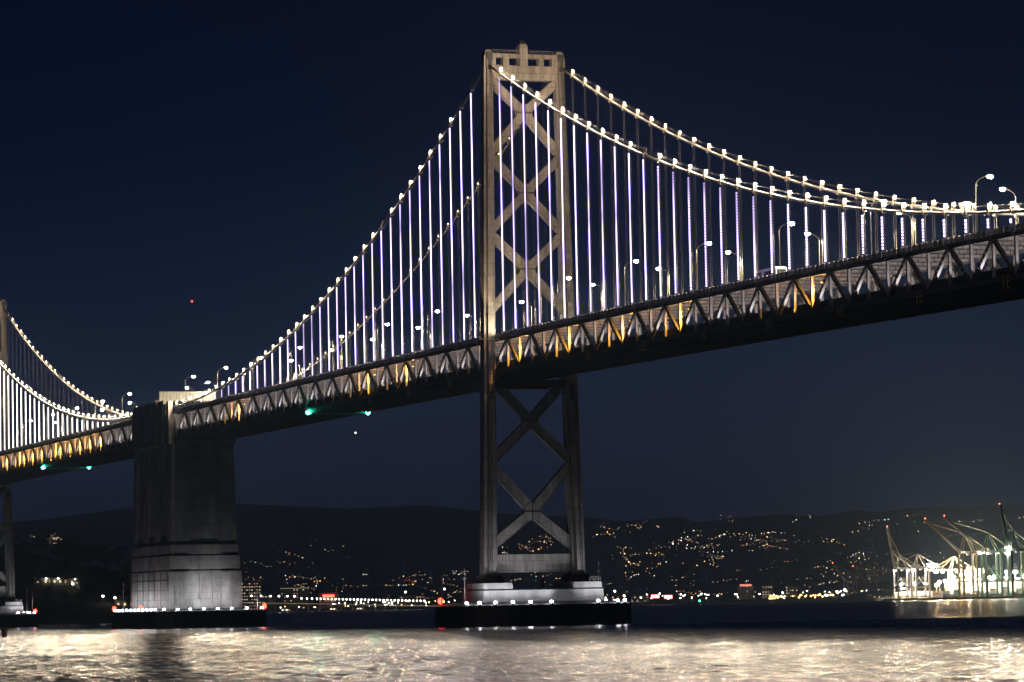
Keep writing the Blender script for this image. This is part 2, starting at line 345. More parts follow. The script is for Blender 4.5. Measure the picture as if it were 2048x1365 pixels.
    def xb(zt, zc, zb, wd, dp):
        for s in (-1, 1):
            for z in (zt, zb):
                yo = s*(legY(z)-.25)
                m = MB(); m.bar((0, yo, z), (0, s*.55, zc+(z-zc)*.06), wd, dp, up=(1, 0, 0))
                # bar: width across the member in the face plane, thickness along X
                br = m.build('brace', TOWER, t)
                l = MB(); dv = (Vector((0, s*.55, zc+(z-zc)*.06))-Vector((0, yo, z))); nrm = Vector((0, -dv.z, dv.y)).normalized()*(wd/2+.03)
                for sg in (-1, 1): l.bar(Vector((0, yo, z))+nrm*sg, Vector((0, s*.55, zc+(z-zc)*.06))+nrm*sg, .12, dp+.24, up=(1, 0, 0))
                l.build('flange', TOWER, br)
        g = MB(); ring = [(-2.15, -.9), (-2.15, .9), (-1.0, 2.3), (1.0, 2.3), (2.15, .9), (2.15, -.9), (1.0, -2.3), (-1.0, -2.3)]
        n = len(ring); X = dp/2+.13
        g.poly([(X, y, zc+z) for y, z in ring]+[(-X, y, zc+z) for y, z in ring], [tuple(reversed(range(n))), tuple(range(n, 2*n))]+[(i, (i+1) % n, n+(i+1) % n, n+i) for i in range(n)])
        gg = g.build('gusset', TOWER, t)
        gb = MB(); gb.box(X, X+.1, -2.2, 2.2, zc-.14, zc+.14); gb.box(X, X+.1, -.1, .1, zc-2.2, zc+2.2); gb.build('splice_plate', DARK, gg)
    xb(144.6, 135.7, 124.3, 2.1, 1.5); xb(124.3, 114.3, 103.6, 2.1, 1.5); xb(103.6, 94.0, 82.5, 2.15, 1.5)
    xb(65.5, 53.8, 42.8, 2.3, 1.6); xb(42.8, 29.9, 20.6, 2.4, 1.6)
    for zc in (124.3, 103.6, 42.8):
        for s in (-1, 1):
            y = s*(legY(zc)-.6); g = MB()
            ring = [(y+s*.6, 3.2), (y-s*1.2, 1.9), (y-s*1.2, -1.9), (y+s*.6, -3.2)]
            g.poly([(.92, a, zc+b) for a, b in ring]+[(-.92, a, zc+b) for a, b in ring], [(0, 1, 2, 3), (7, 6, 5, 4)]+[(i, (i+1) % 4, 4+(i+1) % 4, 4+i) for i in range(4)])
            g.build('corner_gusset', TOWER, t)
    for s in (-1, 1):   # curved haunches above the deck
        y0 = s*(legY(80)-.3); ring = [(y0, 86.5)]+[(y0-s*(3.2-3.2*cos(a*pi/16)), 77+8.2*sin(a*pi/16)) for a in range(0, 9)]
        g = MB(); n = len(ring); g.poly([(.85, a, b) for a, b in ring]+[(-.85, a, b) for a, b in ring], [tuple(range(n)), tuple(reversed(range(n, 2*n)))]+[(i, (i+1) % n, n+(i+1) % n, n+i) for i in range(n)])
        g.build('haunch', TOWER, t)
    st = MB(); st.box(-1.2, 1.2, -10.2, 10.2, 62.7, 64.3); st.box(-1.5, 1.5, -10.0, 10.0, 64.3, 64.6); st.build('strut', DARK, t)
    tr = MB(); tr.box(1.3, 3.2, -6.5, 4.5, 62.1, 62.8); tr.box(1.8, 2.9, -8.6, -6.0, 62.3, 63.4)
    for i in range(9): tr.bar((3.2, -6.4+i*1.3, 62.8), (3.2, -6.4+i*1.3, 63.8), .06, .06)
    tr.build('catwalk', DARK, t)
    bs = MB(); bs.box(-1.1, 1.1, -10.2, 10.2, 14.3, 18.4); bs.box(-1.3, 1.3, -10.1, 10.1, 18.4, 18.7); bs.box(-1.3, 1.3, -10.1, 10.1, 14.0, 14.3); bs.build('bottom_strut', TOWER, t)
    return t
tower = make_tower('tall cross-braced steel tower near the picture centre')
tower2 = copy_tree(tower); tower2.location = (W5X, 0, 0); tower2['label'] = 'distant cross-braced tower cut by the left picture edge'

# concrete pier of a tower, and fender ring
def make_pier(X, label):
    t = empty('tower_pier', label, 'bridge pier', (X, 0, 0), 'concrete tower piers')
    m = MB(); m.frustum((-8.6, 8.6, -17, 17, 0), (-8.1, 8.1, -16.6, 16.6, 9.3)); m.build('plinth', CONCD, t)
    m = MB(); m.box(-8.35, 8.35, -16.85, 16.85, 9.3, 9.5); m.build('ledge', DARK, t)
    for s in (-1, 1):
        m = MB(); y0, y1 = sorted((s*8.3, s*16.5)); m.frustum((-8, 8, y0, y1, 9.5), (-7.7, 7.7, y0+.2, y1-.2, 11.25)); m.build('pedestal', CONCD, t)
    h = MB()
    for i in range(6): h.bar((-7.5, 10+i*1.25, 11.25), (-7.5, 10+i*1.25, 12.5), .06, .06); h.bar((7.4, 13.2+i*.6, 11.25), (7.4, 13.2+i*.6, 12.5), .06, .06)
    for z in (11.9, 12.5): h.bar((-7.5, 10, z), (-7.5, 16.3, z), .06, .06); h.bar((7.4, 13.2, z), (7.4, 16.2, z), .06, .06)
    h.build('handrail', GALV, t)
    b = MB(); b.tube([(-2, 3.4, 9.5), (-2, 3.4, 12)], .4, 6); b.tube([(-2, -3.5, 9.5), (-2, -3.5, 11)], .1, 5); b.ball((-2, -3.5, 11.1), .25); b.build('bollard_post', DARK, t)
    return t
make_pier(0, 'grey concrete pier carrying the central bridge tower'); make_pier(W5X, 'concrete pier under the distant left tower')

def make_fender(X, hx, hy, label, lamps, reds, masts, aim, power, up=6.0, posts_step=2.0):
    t = empty('pier_fender', label, 'pier fender', (X, 0, 0), 'pier fender rings'); c = 2.2
    ring = lambda d: [(hx+d, -hy+c), (hx+d, hy-c), (hx-c+d*.4, hy+d), (-hx+c-d*.4, hy+d), (-hx-d, hy-c), (-hx-d, -hy+c), (-hx+c-d*.4, -hy-d), (hx-c+d*.4, -hy-d)]
    m = MB(); m.prism(ring(0), -2, 5.0); m.build('wall', FEND, t)
    m = MB(); m.prism(ring(.25), 5.0, 5.45); m.prism(ring(.2), 1.2, 1.6); m.build('wale', FEND, t)
    m = MB(); m.frustum((-hx+.4, hx-.4, -hy+.4, hy-.4, 5.45), (-hx+4.5, hx-4.5, -hy+4, hy-4, 6.3)); m.build('fender_deck', mat('fender_deck', (.12, .115, .11), .8, .3, .5), t)
    m = MB()
    n = int(2*(hy-c)/posts_step)
    for i in range(n+1):
        y = -hy+c+i*2*(hy-c)/n; m.box(hx, hx+.28, y-.2, y+.2, -2, 5.2)
    n = int(2*(hx-c)/posts_step)
    for i in range(n+1):
        x = -hx+c+i*2*(hx-c)/n; m.box(x-.2, x+.2, -hy-.28, -hy, -2, 5.2)
    tag(m.build('pile', FEND, t), kind='stuff')
    lm = MB(); lm.ball((0, 0, .75), .42, .3, 10, 6); lm = lm.mesh('lamp_globe', E_FL)
    st = MB(); st.box(-.3, .3, -.3, .3, 0, .45); st = st.mesh('lamp_bracket', DARK)
    for i, (x, y) in enumerate(lamps):
        o = place('flood_lamp', st, t, (x, y, 5.45)); place('lens', lm, o)
        tx, ty = aim(x, y); spot('beam', o, (0, 0, 1.5), (tx-x, ty-y, up), power, (.85, .88, 1.0), 86, 1.0, .4)
    rm = MB(); rm.ball((0, 0, 1.4), .8, .9, 8, 5); rm = rm.mesh('beacon_globe', E_RED)
    for x, y in reds:
        b = MB(); b.tube([(0, 0, 0), (0, 0, 1.0)], .12, 6); o = b.build('red_beacon', DARK, t, (x, y, 5.45)); place('lens', rm, o)
    for x, y, h in masts:
        b = MB(); b.tube([(0, 0, 0), (0, 0, h)], .16, 6, r1=.08); b.bar((-.8, 0, h*.72), (.8, 0, h*.72), .12, .12); b.bar((0, -.7, h*.9), (0, .7, h*.9), .1, .1)
        b.ball((-.8, 0, h*.72), .22); b.ball((.8, 0, h*.72), .22); b.build('mast', GALV, t, (x, y, 5.4))
    return t
aim3 = lambda x, y: (2, y*.75)
fl3 = [(13.4, y) for y in (-19.5, -15.2, -10.4, -5.6, .2, 13.2, 18.6)]+[(10.5, -22), (13.0, 20.8), (-4, 22), (-9, 22), (-12, 21)]
make_fender(0, 14, 23, 'black timber fender around the central tower pier', fl3, [(-11, -22)], [(6, -21, 10), (-10, -22, 8.5), (-9, 22, 12)], aim3, 2100, 11)
make_fender(W5X, 14, 23, 'black timber fender around the distant left tower pier', fl3, [(12, 21.5)], [(-9, 22, 12), (8, 21, 10)], aim3, 2100, 11)
fl4 = [(-33+i*6.2, -19.2) for i in range(11)]+[(35.2, y) for y in (-17.5, -12.5, -8, -3, 2, 7, 12.5, 18)]
make_fender(-369, 36, 20, 'long black fender around the massive concrete anchorage', fl4, [(-35, -19), (8, -19.3), (35, 19)], [(-20, -19, 11), (35.2, -13.5, 9), (33, 17, 9)], lambda x, y: (x*.8, y*.6), 2100, 5)

# ------------------------------------------------------------------ centre anchorage
def make_anchorage():
    t = empty('anchorage_pier', 'massive concrete anchorage block standing between the two bridge halves', 'bridge anchorage', (-373, 0, 0)); A = 29.0
    def tier(name, z0, z1, y0, y1, a0, a1):
        m = MB(); m.frustum((-a0, a0, -y0, y0, z0), (-a1, a1, -y1, y1, z1))
        return m.build(name, CONC, t)
    tier('base_tier', 5.0, 19.7, 13.15, 12.95, A+.9, A+.8)
    tier('middle_tier', 20.2, 25.1, 12.75, 12.65, A+.5, A+.45)
    tier('upper_tier', 25.6, 29.0, 12.4, 12.3, A+.2, A+.15)
    tier('shaft', 30.4, 64.9, 11.3, 10.5, A-.7, A-1.2)
    for z0, z1, y, a in ((19.7, 20.2, 12.55, A+.3), (25.1, 25.6, 12.2, A), (29.0, 30.4, 11.6, A-.4)):
        m = MB(); m.box(-a, a, -y, y, z0, z1); m.build('recessed_joint', DARK, t)
    # pilasters on the river faces
    for x0, x1, pr in ((-A-.5, -A+5, .55), (-13, -6, .4), (4, 11, .4), (A-5.5, A+.0, .55)):
        m = MB(); m.frustum((x0, x1, -11.3-pr-.25, -11.0, 30.4), (x0+.3, x1-.3, -10.5-pr-.2, -10.2, 64.9)); m.build('pilaster', CONC, t)
    for y0, y1 in ((-12.0, -5.2), (5.4, 12.0)):
        m = MB(); m.frustum((A-.9, A+.05, y0, y1, 30.4), (A-1.4, A-.45, y0*.94, y1*.94, 64.9)); m.build('pilaster', CONC, t)
    for y0, y1, z0, z1 in ((-13.25, -5.6, 5, 19.5), (5.7, 13.25, 5, 19.5), (-12.85, -5.6, 20.4, 25), (5.7, 12.85, 20.4, 25)):
        m = MB(); m.box(A+.7, A+(1.15 if z0 < 10 else .8), y0, y1, z0, z1); m.build('pilaster', CONC, t)
    for i in range(7):
        m = MB(); x = -A+1+i*9; m.box(x, x+.12, -13.2, -12.9, 5.2, 19.5); m.build('form_joint', DARK, t)
    for z in (9.5, 13.0, 16.4):
        m = MB(); m.box(-A-.85, A+.85, -13.17, -13.02, z, z+.1); m.build('form_joint', DARK, t)
    for z in (36, 42, 48, 54, 60):
        m = MB(); k_ = (z-30.4)/34.5; m.box(A-.86-.5*k_, A-.66-.5*k_, -5.2, 5.4, z, z+.12); m.build('form_joint', DARK, t)
    for y in (-9.4, -2.2, 2.4, 9.6):
        m = MB(); m.box(A+.8, A+1.17 if abs(y) > 5 else A+.88, y, y+.1, 6.2, 19.4); m.build('form_joint', DARK, t)
    # deck level: side housings and core under the roadway
    m = MB(); m.box(-A+1.2, A-2.2, -9.3, 9.3, 64.9, 75.6); m.build('core', CONC, t)
    for s in (-1, 1):
        y0, y1 = sorted((s*10.25, s*12.3)); 
        m = MB(); m.box(-A+1, A-6, y0, y1, 64.9, 79.3); m.box(-A+3, A-9, y0+.2, y1-.2, 79.3, 80.7); m.build('cable_housing', CONC, t)
        for i in range(8):
            m = MB(); x = -A+3+i*6.4; m.box(x, x+1.6, y0-.25, y1+.25, 65, 79.0 if i else 77); m.build('buttress', CONC, t)
        m = MB(); m.box(A-6, A-.8, y0, y1, 64.9, 75.2); m.box(A-4.6, A-1.6, y0+.2, y1-.2, 75.2, 80.0); m.build('end_block', CONC, t)
    m = MB(); m.box(-A-7, A+.4, -9.2, 9.2, 75.6, 76.05); m.build('roadway', ASPH, t)
    m = MB()
    for i in range(5): m.bar((-A+30+i*.4, -12.5, 79.6-i*.7), (-A+34+i*.4, -12.6, 78.9-i*.7), .12, .3)
    m.tube([(A-17, -12.55, 66), (A-17, -12.55, 80.5)], .22, 6); m.ball((A-18.5, -12.3, 80.9), .9, .7); m.build('stair_landing', GALV, t)
    d = MB(); d.box(A+1.2, A+1.5, -4.6, -2.2, 6.2, 9.6)
    for z in (8, 9.6): d.bar((A+1.6, -1.5, z), (A+1.6, 4.2, z), .07, .07)
    for i in range(8): d.bar((A+1.6, -1.5+i*.8, 6), (A+1.6, -1.5+i*.8, 9.8), .07, .07)
    d.box(A+.9, A+1.3, -3.8, -.8, 6.3, 8.2); d.build('equipment_cage', GALV, t)
    return t
make_anchorage()
# ribbed gantry screen across the roadway on the anchorage
g = empty('gantry_screen', 'bright ribbed overhead screen spanning the roadway on the anchorage', 'gantry', (-362, 0, 0))
m = MB(); m.box(-.25, .25, -11.4, 9.6, 81.3, 84.2); m.build('backing_panel', GALV, g)
PANEL = mat('screen_slat', (.62, .59, .50), .6, .1, 1)
sl = MB(); sl.box(.25, .55, -.16, .16, 81.2, 84.35); sl = sl.mesh('slat', PANEL)
for i in range(40): place('slat', sl, g, (0, -11.2+i*.53, 0))
m = MB(); m.bar((.1, -11.5, 84.4), (.1, 9.8, 84.4), .5, .25); m.bar((.1, -11.5, 81.1), (.1, 9.8, 81.1), .5, .25); m.build('frame', GALV, g)
for y in (-9.4, 9.4):
    m = MB(); m.box(-.3, .2, y-.3, y+.3, 76.0, 81.2); m.build('post', GALV, g)

# ------------------------------------------------------------------ deck spans
YT = 9.45      # truss plane
vb = MB(); vb.box(-.28, .28, -.30, -.25, -9.0, -1.9); vb.box(-.28, .28, .25, .30, -9.0, -1.9); vb.box(-.16, .16, -.25, .25, -9.0, -1.9); M_VERT = vb.mesh('vertical', BEAM)
def diag_mesh(L):
    d = MB(); 
    for s in (-1, 1): d.box(0, L, -.3, .3, s*.36-.09, s*.36+.09)
    n = 9
    for i in range(n):
        x = .2+i*(L-.4)/(n-1); w_ = .62 if 0 < i < n-1 else 1.1
        for y in (-.27, .22): d.box(max(0, x-w_/2), min(L, x+w_/2), y, y+.05, -.28, .28)
    return d.mesh('diagonal', TRUSS)
M_DIAG = {}
fb = MB(); fb.box(-.03, .03, -9.2, 9.2, -2.1, -1.3); fb.box(-.22, .22, -9.2, 9.2, -2.2, -2.1, 1)
for i in range(10): y = -8.4+i*1.87; fb.box(.03, .13, y-.04, y+.04, -2.1, -1.3, 1)
M_FB = fb.mesh('floor_beam', [BEAM, TRUSS])
fb = MB(); fb.box(-.2, .2, -9.4, 9.4, -11.0, -9.75); fb.box(-.35, .35, -9.4, 9.4, -11.1, -11.0); M_FB2 = fb.mesh('lower_floor_beam', DARK)
up = MB(); up.box(-1.3, 1.3, -.07, .07, 0, .06); M_UP = up.mesh('added_wash_light', E_UP)  # uplights added out of sight behind the lower barrier to brighten the beams above
al = MB(); al.box(-.5, .5, -.2, .2, 0, .22); M_AL = al.mesh('luminaire', GALV)
ab = MB(); ab.box(-.38, .38, -.14, .14, -.07, -.01); M_AB = ab.mesh('lens', E_AMB)
pf = MB()   # yellow inspection brackets under the deck edge
for x in (0, 1.5): pf.box(x-.12, x+.12, -.06, .06, -1.5, .9)
pf.box(.12, .95, -.05, .05, .62, .82); pf.box(.12, .8, -.05, .05, -.3, -.1); pf.box(1.62, 2.6, -.05, .05, .7, .9); pf.box(1.62, 2.3, -.05, .05, -.3, -.1); pf.box(1.62, 2.7, -.05, .05, -1.5, -1.3)
pf.box(-.9, -.12, -.04, .04, .75, .88)
M_PF = pf.mesh('inspection_bracket', YEL)
def strip(xs, sec, y, closed=True):   # sweep a Y-Z section along X at deck level
    m = MB(); n = len(sec); b = 0
    for X in xs:
        for dy, dz in sec: m.v.append((X, y+dy, rail(X)+dz))
    for i in range(len(xs)-1):
        for j in range(n):
            j2 = (j+1) % n; m.f.append((i*n+j, i*n+j2, (i+1)*n+j2, (i+1)*n+j)); m.mi.append(0)
    m.f.append(tuple(range(n))); m.mi.append(0); k = (len(xs)-1)*n; m.f.append(tuple(k+j for j in reversed(range(n)))); m.mi.append(0)
    return m
def rect(y0, y1, z0, z1): return [(y0, z0), (y1, z0), (y1, z1), (y0, z1)]
def deck_span(xs, top0, label, amber, brackets):
    t = empty('deck_span', label, 'bridge deck', (0, 0, 0), 'double deck truss spans')
    strip(xs, rect(-9.3, 9.3, -1.3, -1.0), 0).build('upper_roadway', ASPH, t)
    strip(xs, rect(-9.1, 9.1, -9.5, -9.15), 0).build('lower_roadway', ASPH, t)
    for s in (-1, 1):
        strip(xs, rect(-.34, .34, -2.0, -1.25), s*YT).build('upper_chord', TRUSS, t)
        strip(xs, rect(-.36, .36, -10.0, -9.2), s*YT).build('lower_chord', TRUSS, t)
        strip(xs, rect(-.08, .08, -1.1, 0), s*9.95).build('parapet', PARA, t)
        strip(xs, rect(-.14, .14, -1.25, -1.1), s*9.95).build('kerb_angle', DARK, t)
        strip(xs, rect(-.06, .06, -9.15, -7.45), s*8.95).build('lower_barrier', DARK, t)
        strip(xs, rect(-.12, .12, -11.0, -9.9), s*9.2).build('edge_girder', DARK, t)
        pm = MB(); x = xs[0]+1
        while x < xs[-1]-.5:
            pm.box(x-.09, x+.09, s*9.95-.2, s*9.95+.2, rail(x)-1.2, rail(x)+.06); x += S/4
        tag(pm.build('parapet_post', PARA, t), kind='stuff')
    for y in (-6, -2, 2, 6): strip(xs, rect(-.12, .12, -10.5, -9.55), y).build('lower_stringer', DARK, t)
    for i, X in enumerate(xs):
        for s in (-1, 1): place('vertical', M_VERT, t, (X, s*YT, rail(X)))
        if X > xs[0]+.1: place('floor_beam', M_FB, t, (X, 0, rail(X)))
        place('lower_floor_beam', M_FB2, t, (X, 0, rail(X)))
        if i < len(xs)-1:
            X2 = xs[i+1]; istop = (i % 2 == 0) == top0
            za, zb = (-1.7, -9.5) if istop else (-9.5, -1.7)
            L = round(sqrt((X2-X)**2+7.8**2), 2); ang = atan2(zb-za, X2-X)
            if L not in M_DIAG: M_DIAG[L] = diag_mesh(L)
            for s in (-1, 1):
                place('diagonal', M_DIAG[L], t, (X, s*YT, rail(X)+za), (0, -ang, 0))
                place('added_wash_light', M_UP, t, ((X+X2)/2, s*8.2, rail(X)-8.2))
    for X in amber:
        o = place('amber_lamp', M_AL, t, (X, -7.9, rail(X)-3.4)); place('lens', M_AB, o)
        l = bpy.data.lights.new('amber_light', 'POINT'); l.energy = 1300; l.color = (1, .46, .05); l.shadow_soft_size = .15; place('amber_light', l, o, (0, 0, -.35)); spot('amber_beam', o, (0, 0, -.4), (-6, -1.2, -4.5), 10000, (1, .46, .05), 95, .5, .15)
    for X in brackets: tag(place('inspection_bracket', M_PF, t, (X, -9.75, rail(X)-10.0)), 'yellow painted inspection bracket')
    return t
kx = lambda k: 10.65+S*(k-1) if k > 0 else -(12.5+S*(-k-1))
main_x = [-.93]+XR; side_x = [-343.2]+list(reversed(XL[:36]))+[-.93]; west_x = [-.93+W5X+.93*2-.93]+[W5X-x for x in XL[:36]]+[W5X+343.2]
deck_span(main_x, False, 'double deck truss span right of the central tower', [kx(k)+1.6 for k in (2, 6, 10, 14, 22)], [69.5+36.6*i for i in range(8)])
deck_span(side_x, True if (len(side_x)-2) % 2 == 1 else False, 'double deck truss span between the central tower and the anchorage', [kx(k)+1.6 for k in (-8, -12, -28)], [-38, -75, -112])
deck_span(west_x, False, 'double deck truss span left of the anchorage', [W5X+12.5+S*k+1.6 for k in (2, 4, 6, 8, 10, 13, 14, 16, 18, 21, 22, 24, 26, 28, 30)], [])

# ------------------------------------------------------------------ main cables with suspenders and lamps
rp = MB()
for x in (-.32, .32): rp.tube([(x, 0, 0), (x, 0, 1)], .036, 4)
M_ROPE = rp.mesh('suspender', WIRE)
rp = MB()
for x in (-.5, .5): rp.tube([(x, 0, 0), (x, 0, 1)], .04, 4)
M_ROPE2 = rp.mesh('suspender', WIRE)
ls = MB(); ls.box(-.125, .125, -.1, .1, 0, 1); M_LED = ls.mesh('light_strip', LED)
ls = MB(); ls.box(-.24, .24, -.12, .12, 0, 1); M_LEDW = ls.mesh('light_strip', LEDW)
cl = MB(); cl.box(-.35, .35, -.48, .48, -.48, .48)
for x in (-.75, .75): cl.tube([(x, 0, .2), (x, 0, 1.75)], .07, 5)
cl.bar((-.75, 0, 1.7), (.75, 0, 1.7), .08, .08); cl.bar((-.1, 0, .3), (.25, 0, 1.0), .1, .1); M_CB = cl.mesh('cable_band', GALV)
def globe(e, r):
    b = MB(); b.ball((.35, 0, 1.2), r, r, 6, 4); return b.mesh('lamp', e)
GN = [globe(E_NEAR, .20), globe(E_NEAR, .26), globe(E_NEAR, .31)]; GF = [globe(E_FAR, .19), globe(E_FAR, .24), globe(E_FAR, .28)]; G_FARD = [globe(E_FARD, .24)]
def bulb(name, e, c, rad):
    l = bpy.data.lights.new(name, 'POINT'); l.energy = e; l.color = c; l.shadow_soft_size = rad; return l
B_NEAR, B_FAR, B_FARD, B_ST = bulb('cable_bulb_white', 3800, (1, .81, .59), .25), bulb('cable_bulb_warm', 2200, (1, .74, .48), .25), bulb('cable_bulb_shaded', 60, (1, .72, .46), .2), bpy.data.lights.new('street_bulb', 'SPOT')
B_ST.energy = 33000; B_ST.color = (1, .83, .60); B_ST.shadow_soft_size = .35; B_ST.spot_size = radians(168); B_ST.spot_blend = .25
lrd = random.Random(41)
def make_cable(label, y, xs_c, sus, led, gl, off, doubled=False):
    t = empty('main_cable', label, 'bridge cable', (0, 0, 0), 'main suspension cables')
    MB().tube([(X, y, cable_z(X)) for X in xs_c], .34, 10).build('cable', CABLE, t, smooth=True)
    for dy in (-.45, .45): MB().tube([(X, y+dy, cable_z(X)+1.25) for X in xs_c], .022, 4).build('hand_rope', CABLE, t)
    for i, X in enumerate(sus):
        zc, zr = cable_z(X), rail(X)
        sl_ = (cable_z(X+.5)-cable_z(X-.5)); ca = 1
        b = place('cable_band', M_CB, t, (X, y, zc), (0, -atan2(sl_, 1), 0))
        if i not in off:
            gm, bd = gl(i); lo_ = place('lamp', lrd.choice(gm), b); place('bulb', bd, lo_, (.45, .3 if y < 0 and -450 < X < -250 else -.35, 1.75))
        L = zc-(zr-1.9)
        if L > .6:
            sp = place('suspender', M_ROPE2 if doubled else M_ROPE, t, (X, y, zr-1.9), None, (1, 1, L))
            h = zc-1.1-(zr+.25)
            if led and h > .5: 
                if led is M_LED and X > 120:      # nearer strips show their separate LED nodes
                    nb = MB(); nn = int(h/.62)
                    for j in range(nn): nb.box(-.19, .19, -.1, .1, (j+.12)*h/nn, (j+.72)*h/nn)
                    o = tag(place('light_strip', nb.mesh('light_strip', LED), sp, (0, -.42, 2.15/L), None, (1, 1, 1/L)), kind='stuff')
                else: o = place('light_strip', led, sp, (0, -.42, 2.15/L), None, (1, 1, h/L))
    return t
lin = lambda a, b, n: [a+(b-a)*i/n for i in range(n+1)]
cx = lin(-346, 0, 90)+lin(0, 372, 90)[1:]; cw = lin(W5X, W5X+346, 90)
cw = [x for x in cw]
sus = XR+XL; offn = {11}|{40, 41, 49}
make_cable('near main cable hung with violet white light strips', -10.05, cx, sus, M_LED, lambda i: (GN, B_NEAR), offn)
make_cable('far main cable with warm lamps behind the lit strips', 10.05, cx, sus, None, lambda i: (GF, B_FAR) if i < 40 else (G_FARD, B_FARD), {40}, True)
make_cable('near cable of the left bridge half with dense white strips', -10.05, cw, XM, M_LEDW, lambda i: (GN, B_NEAR), {0})
make_cable('far cable of the left bridge half strung with bright lamps', 10.05, cw, XM, None, lambda i: (GF, B_FAR), {0, 12}, True)

# ------------------------------------------------------------------ deck street lamps
POLE = mat('dark_pole_paint', (.07, .065, .055), .5, .1, 1)
def lamp_meshes(s):
    p = MB(); p.tube([(0, 0, -1.2), (0, 0, 9.4)], .12, 7, r1=.08); p.box(-.25, .25, -.25, .25, -1.2, -.7)
    a = MB(); a.tube([(0, 0, 9.3), (.1, s*.5, 10.1), (.2, s*1.6, 10.7), (.3, s*2.5, 10.95)], .07, 6)
    h = MB(); h.box(-.15, .75, s*2.3-.25, s*3.5+.25 if s > 0 else s*2.3+.25, 10.92, 11.12) if False else h.box(-.1, .6, min(s*2.3, s*3.5), max(s*2.3, s*3.5), 10.95, 11.15)
    g_ = MB(); g_.ball((.3, s*2.95, 10.72), .52, .34, 10, 6, rx=.5)
    return p.mesh('pole', POLE), a.mesh('arm', POLE), h.mesh('lamp_head', POLE), g_.mesh('lens', E_ST)
LM = {1: lamp_meshes(1), -1: lamp_meshes(-1)}
def street_lamp(X, side, label):
    s = -side; pm, am, hm_, gm = LM[s]
    t = empty('street_lamp', label, 'street lamp', (X, side*9.5, rail(X)), 'street lamps on the upper deck')
    place('pole', pm, t); place('arm', am, t); o = place('lamp_head', hm_, t); place('lens', gm, o); place('bulb', B_ST, o, (.3, s*2.95, 9.95))
near_l = [278.5, 232, 186.4, 140.2, 95.2, 48.9, -56.4, -103.1, -149.3, -195.1, -240.9, -286.4, -331.2, -428.5, -474.2, -520.2, -566, -612]
far_l = [258.3, 211.8, 165.3, 120.3, 76.8, 31.2, -23.2, -69.3, -114.4, -160, -204.3, -251.6, -361.5, -392.3, -484.2, -532.8, -578, -624]
for lst, side, word in ((near_l, -1, 'near'), (far_l, 1, 'far')):
    cnt = {'r': sum(1 for X in lst if X > 0), 'l': 0, 'a': 0, 'w': 0}; r = 0
    for X in sorted(lst, reverse=True):
        if X > 0: cnt['q'] = cnt['r']-1-r; r += 1; lab = f'street lamp on the {word} deck railing, {ORD[cnt["q"]]} to the right of the central tower'
        elif X > -325: lab = f'street lamp on the {word} deck railing, {ORD[cnt["l"]]} to the left of the central tower'; cnt['l'] += 1
        elif X > -410: lab = f'street lamp on the {word} railing above the concrete anchorage, {ORD[cnt["a"]]} from its right end'; cnt['a'] += 1
        else: lab = f'street lamp on the {word} deck railing, {ORD[cnt["w"]]} to the left of the anchorage'; cnt['w'] += 1
        street_lamp(X, side, lab)

# tower floodlights on the deck
def floodlight(loc, target, power, color, label, ang=40, group='tower floodlights on the deck'):
    t = empty('floodlight', label, 'floodlight', loc, group)
    m = MB(); m.box(-.35, .35, -.35, .35, -1.0, -.3); m.tube([(0, 0, -.3), (0, 0, .1)], .1, 6); m.build('bracket', DARK, t)
    d = (Vector(target)-Vector(loc)).normalized(); h = MB(); h.bar(d*-.1, d*.5, .8, .6); h.build('housing', DARK, t)
    spot('beam', t, d*.7, d*100, power, color, ang, .5, .4)
WARM = (1, .74, .50)
for tx, nm in ((0, 'central'), (W5X, 'distant left')):
    for s, w_ in ((-1, 'near'), (1, 'far')):
        floodlight((tx+46, s*9.7, rail(tx+46)+.7), (tx, s*7, 118), 14000, WARM, f'deck floodlight on the {w_} railing aimed up the {nm} tower', 62)
floodlight((9.5, -10.6, rail(9)+.6), (2.5, -10.6, 83), 9000, (1, .86, .58), 'deck floodlight at the foot of the near leg of the central tower', 115)
floodlight((9.5, 8.6, rail(9)+.6), (2.5, 9.6, 84), 2200, (1, .88, .66), 'deck floodlight at the foot of the far leg of the central tower', 110)
for s, w_ in ((-1, 'near'), (1, 'far')):
    floodlight((26, s*9.7, rail(26)+.7), (1, s*2, 150), 36000, (1, .72, .40), f'narrow deck floodlight on the {w_} railing aimed at the central tower top', 22)
floodlight((-350, 1, 77.2), (-361.7, 0, 82.5), 5200, (1, .92, .72), 'floodlight on the anchorage roadway aimed at the ribbed screen', 120, 'floodlights on the anchorage')
floodlight((7, -16, rail(7)-.6), (.5, -11.2, 118), 15000, WARM, 'added outboard floodlight brightening the near leg of the central tower', 60)  # added lamp, brightens the outer face of the near leg
m = MB(); m.bar((7, -16, rail(7)-1.7), (7, -9.8, rail(7)-1.7), .25, .25); tag(m.build('added_bracket_arm', DARK), 'added steel outrigger arm carrying the added outboard floodlight', 'added bracket arm')  # arm added only to hold that extra lamp
for X, w_ in ((-176, 'right'), (-572, 'left')):
    for y, z_, e_ in ((-9.7, 66.3, 'near'), (9.7, 66.2, 'far')):
        t = empty('navigation_light', f'green navigation light under the {e_} deck edge, {w_} of the anchorage', 'navigation light', (X, y, rail(X)-10.9), 'green navigation lights')
        m = MB(); m.box(-.2, .2, -.2, .2, .35, .9); m.tube([(0, 0, .3), (0, 0, .4)], .3, 8); m.build('bracket', DARK, t)
        m = MB(); m.ball((0, 0, 0), .7, .6, 10, 6); m.build('lens', E_GRN, t)

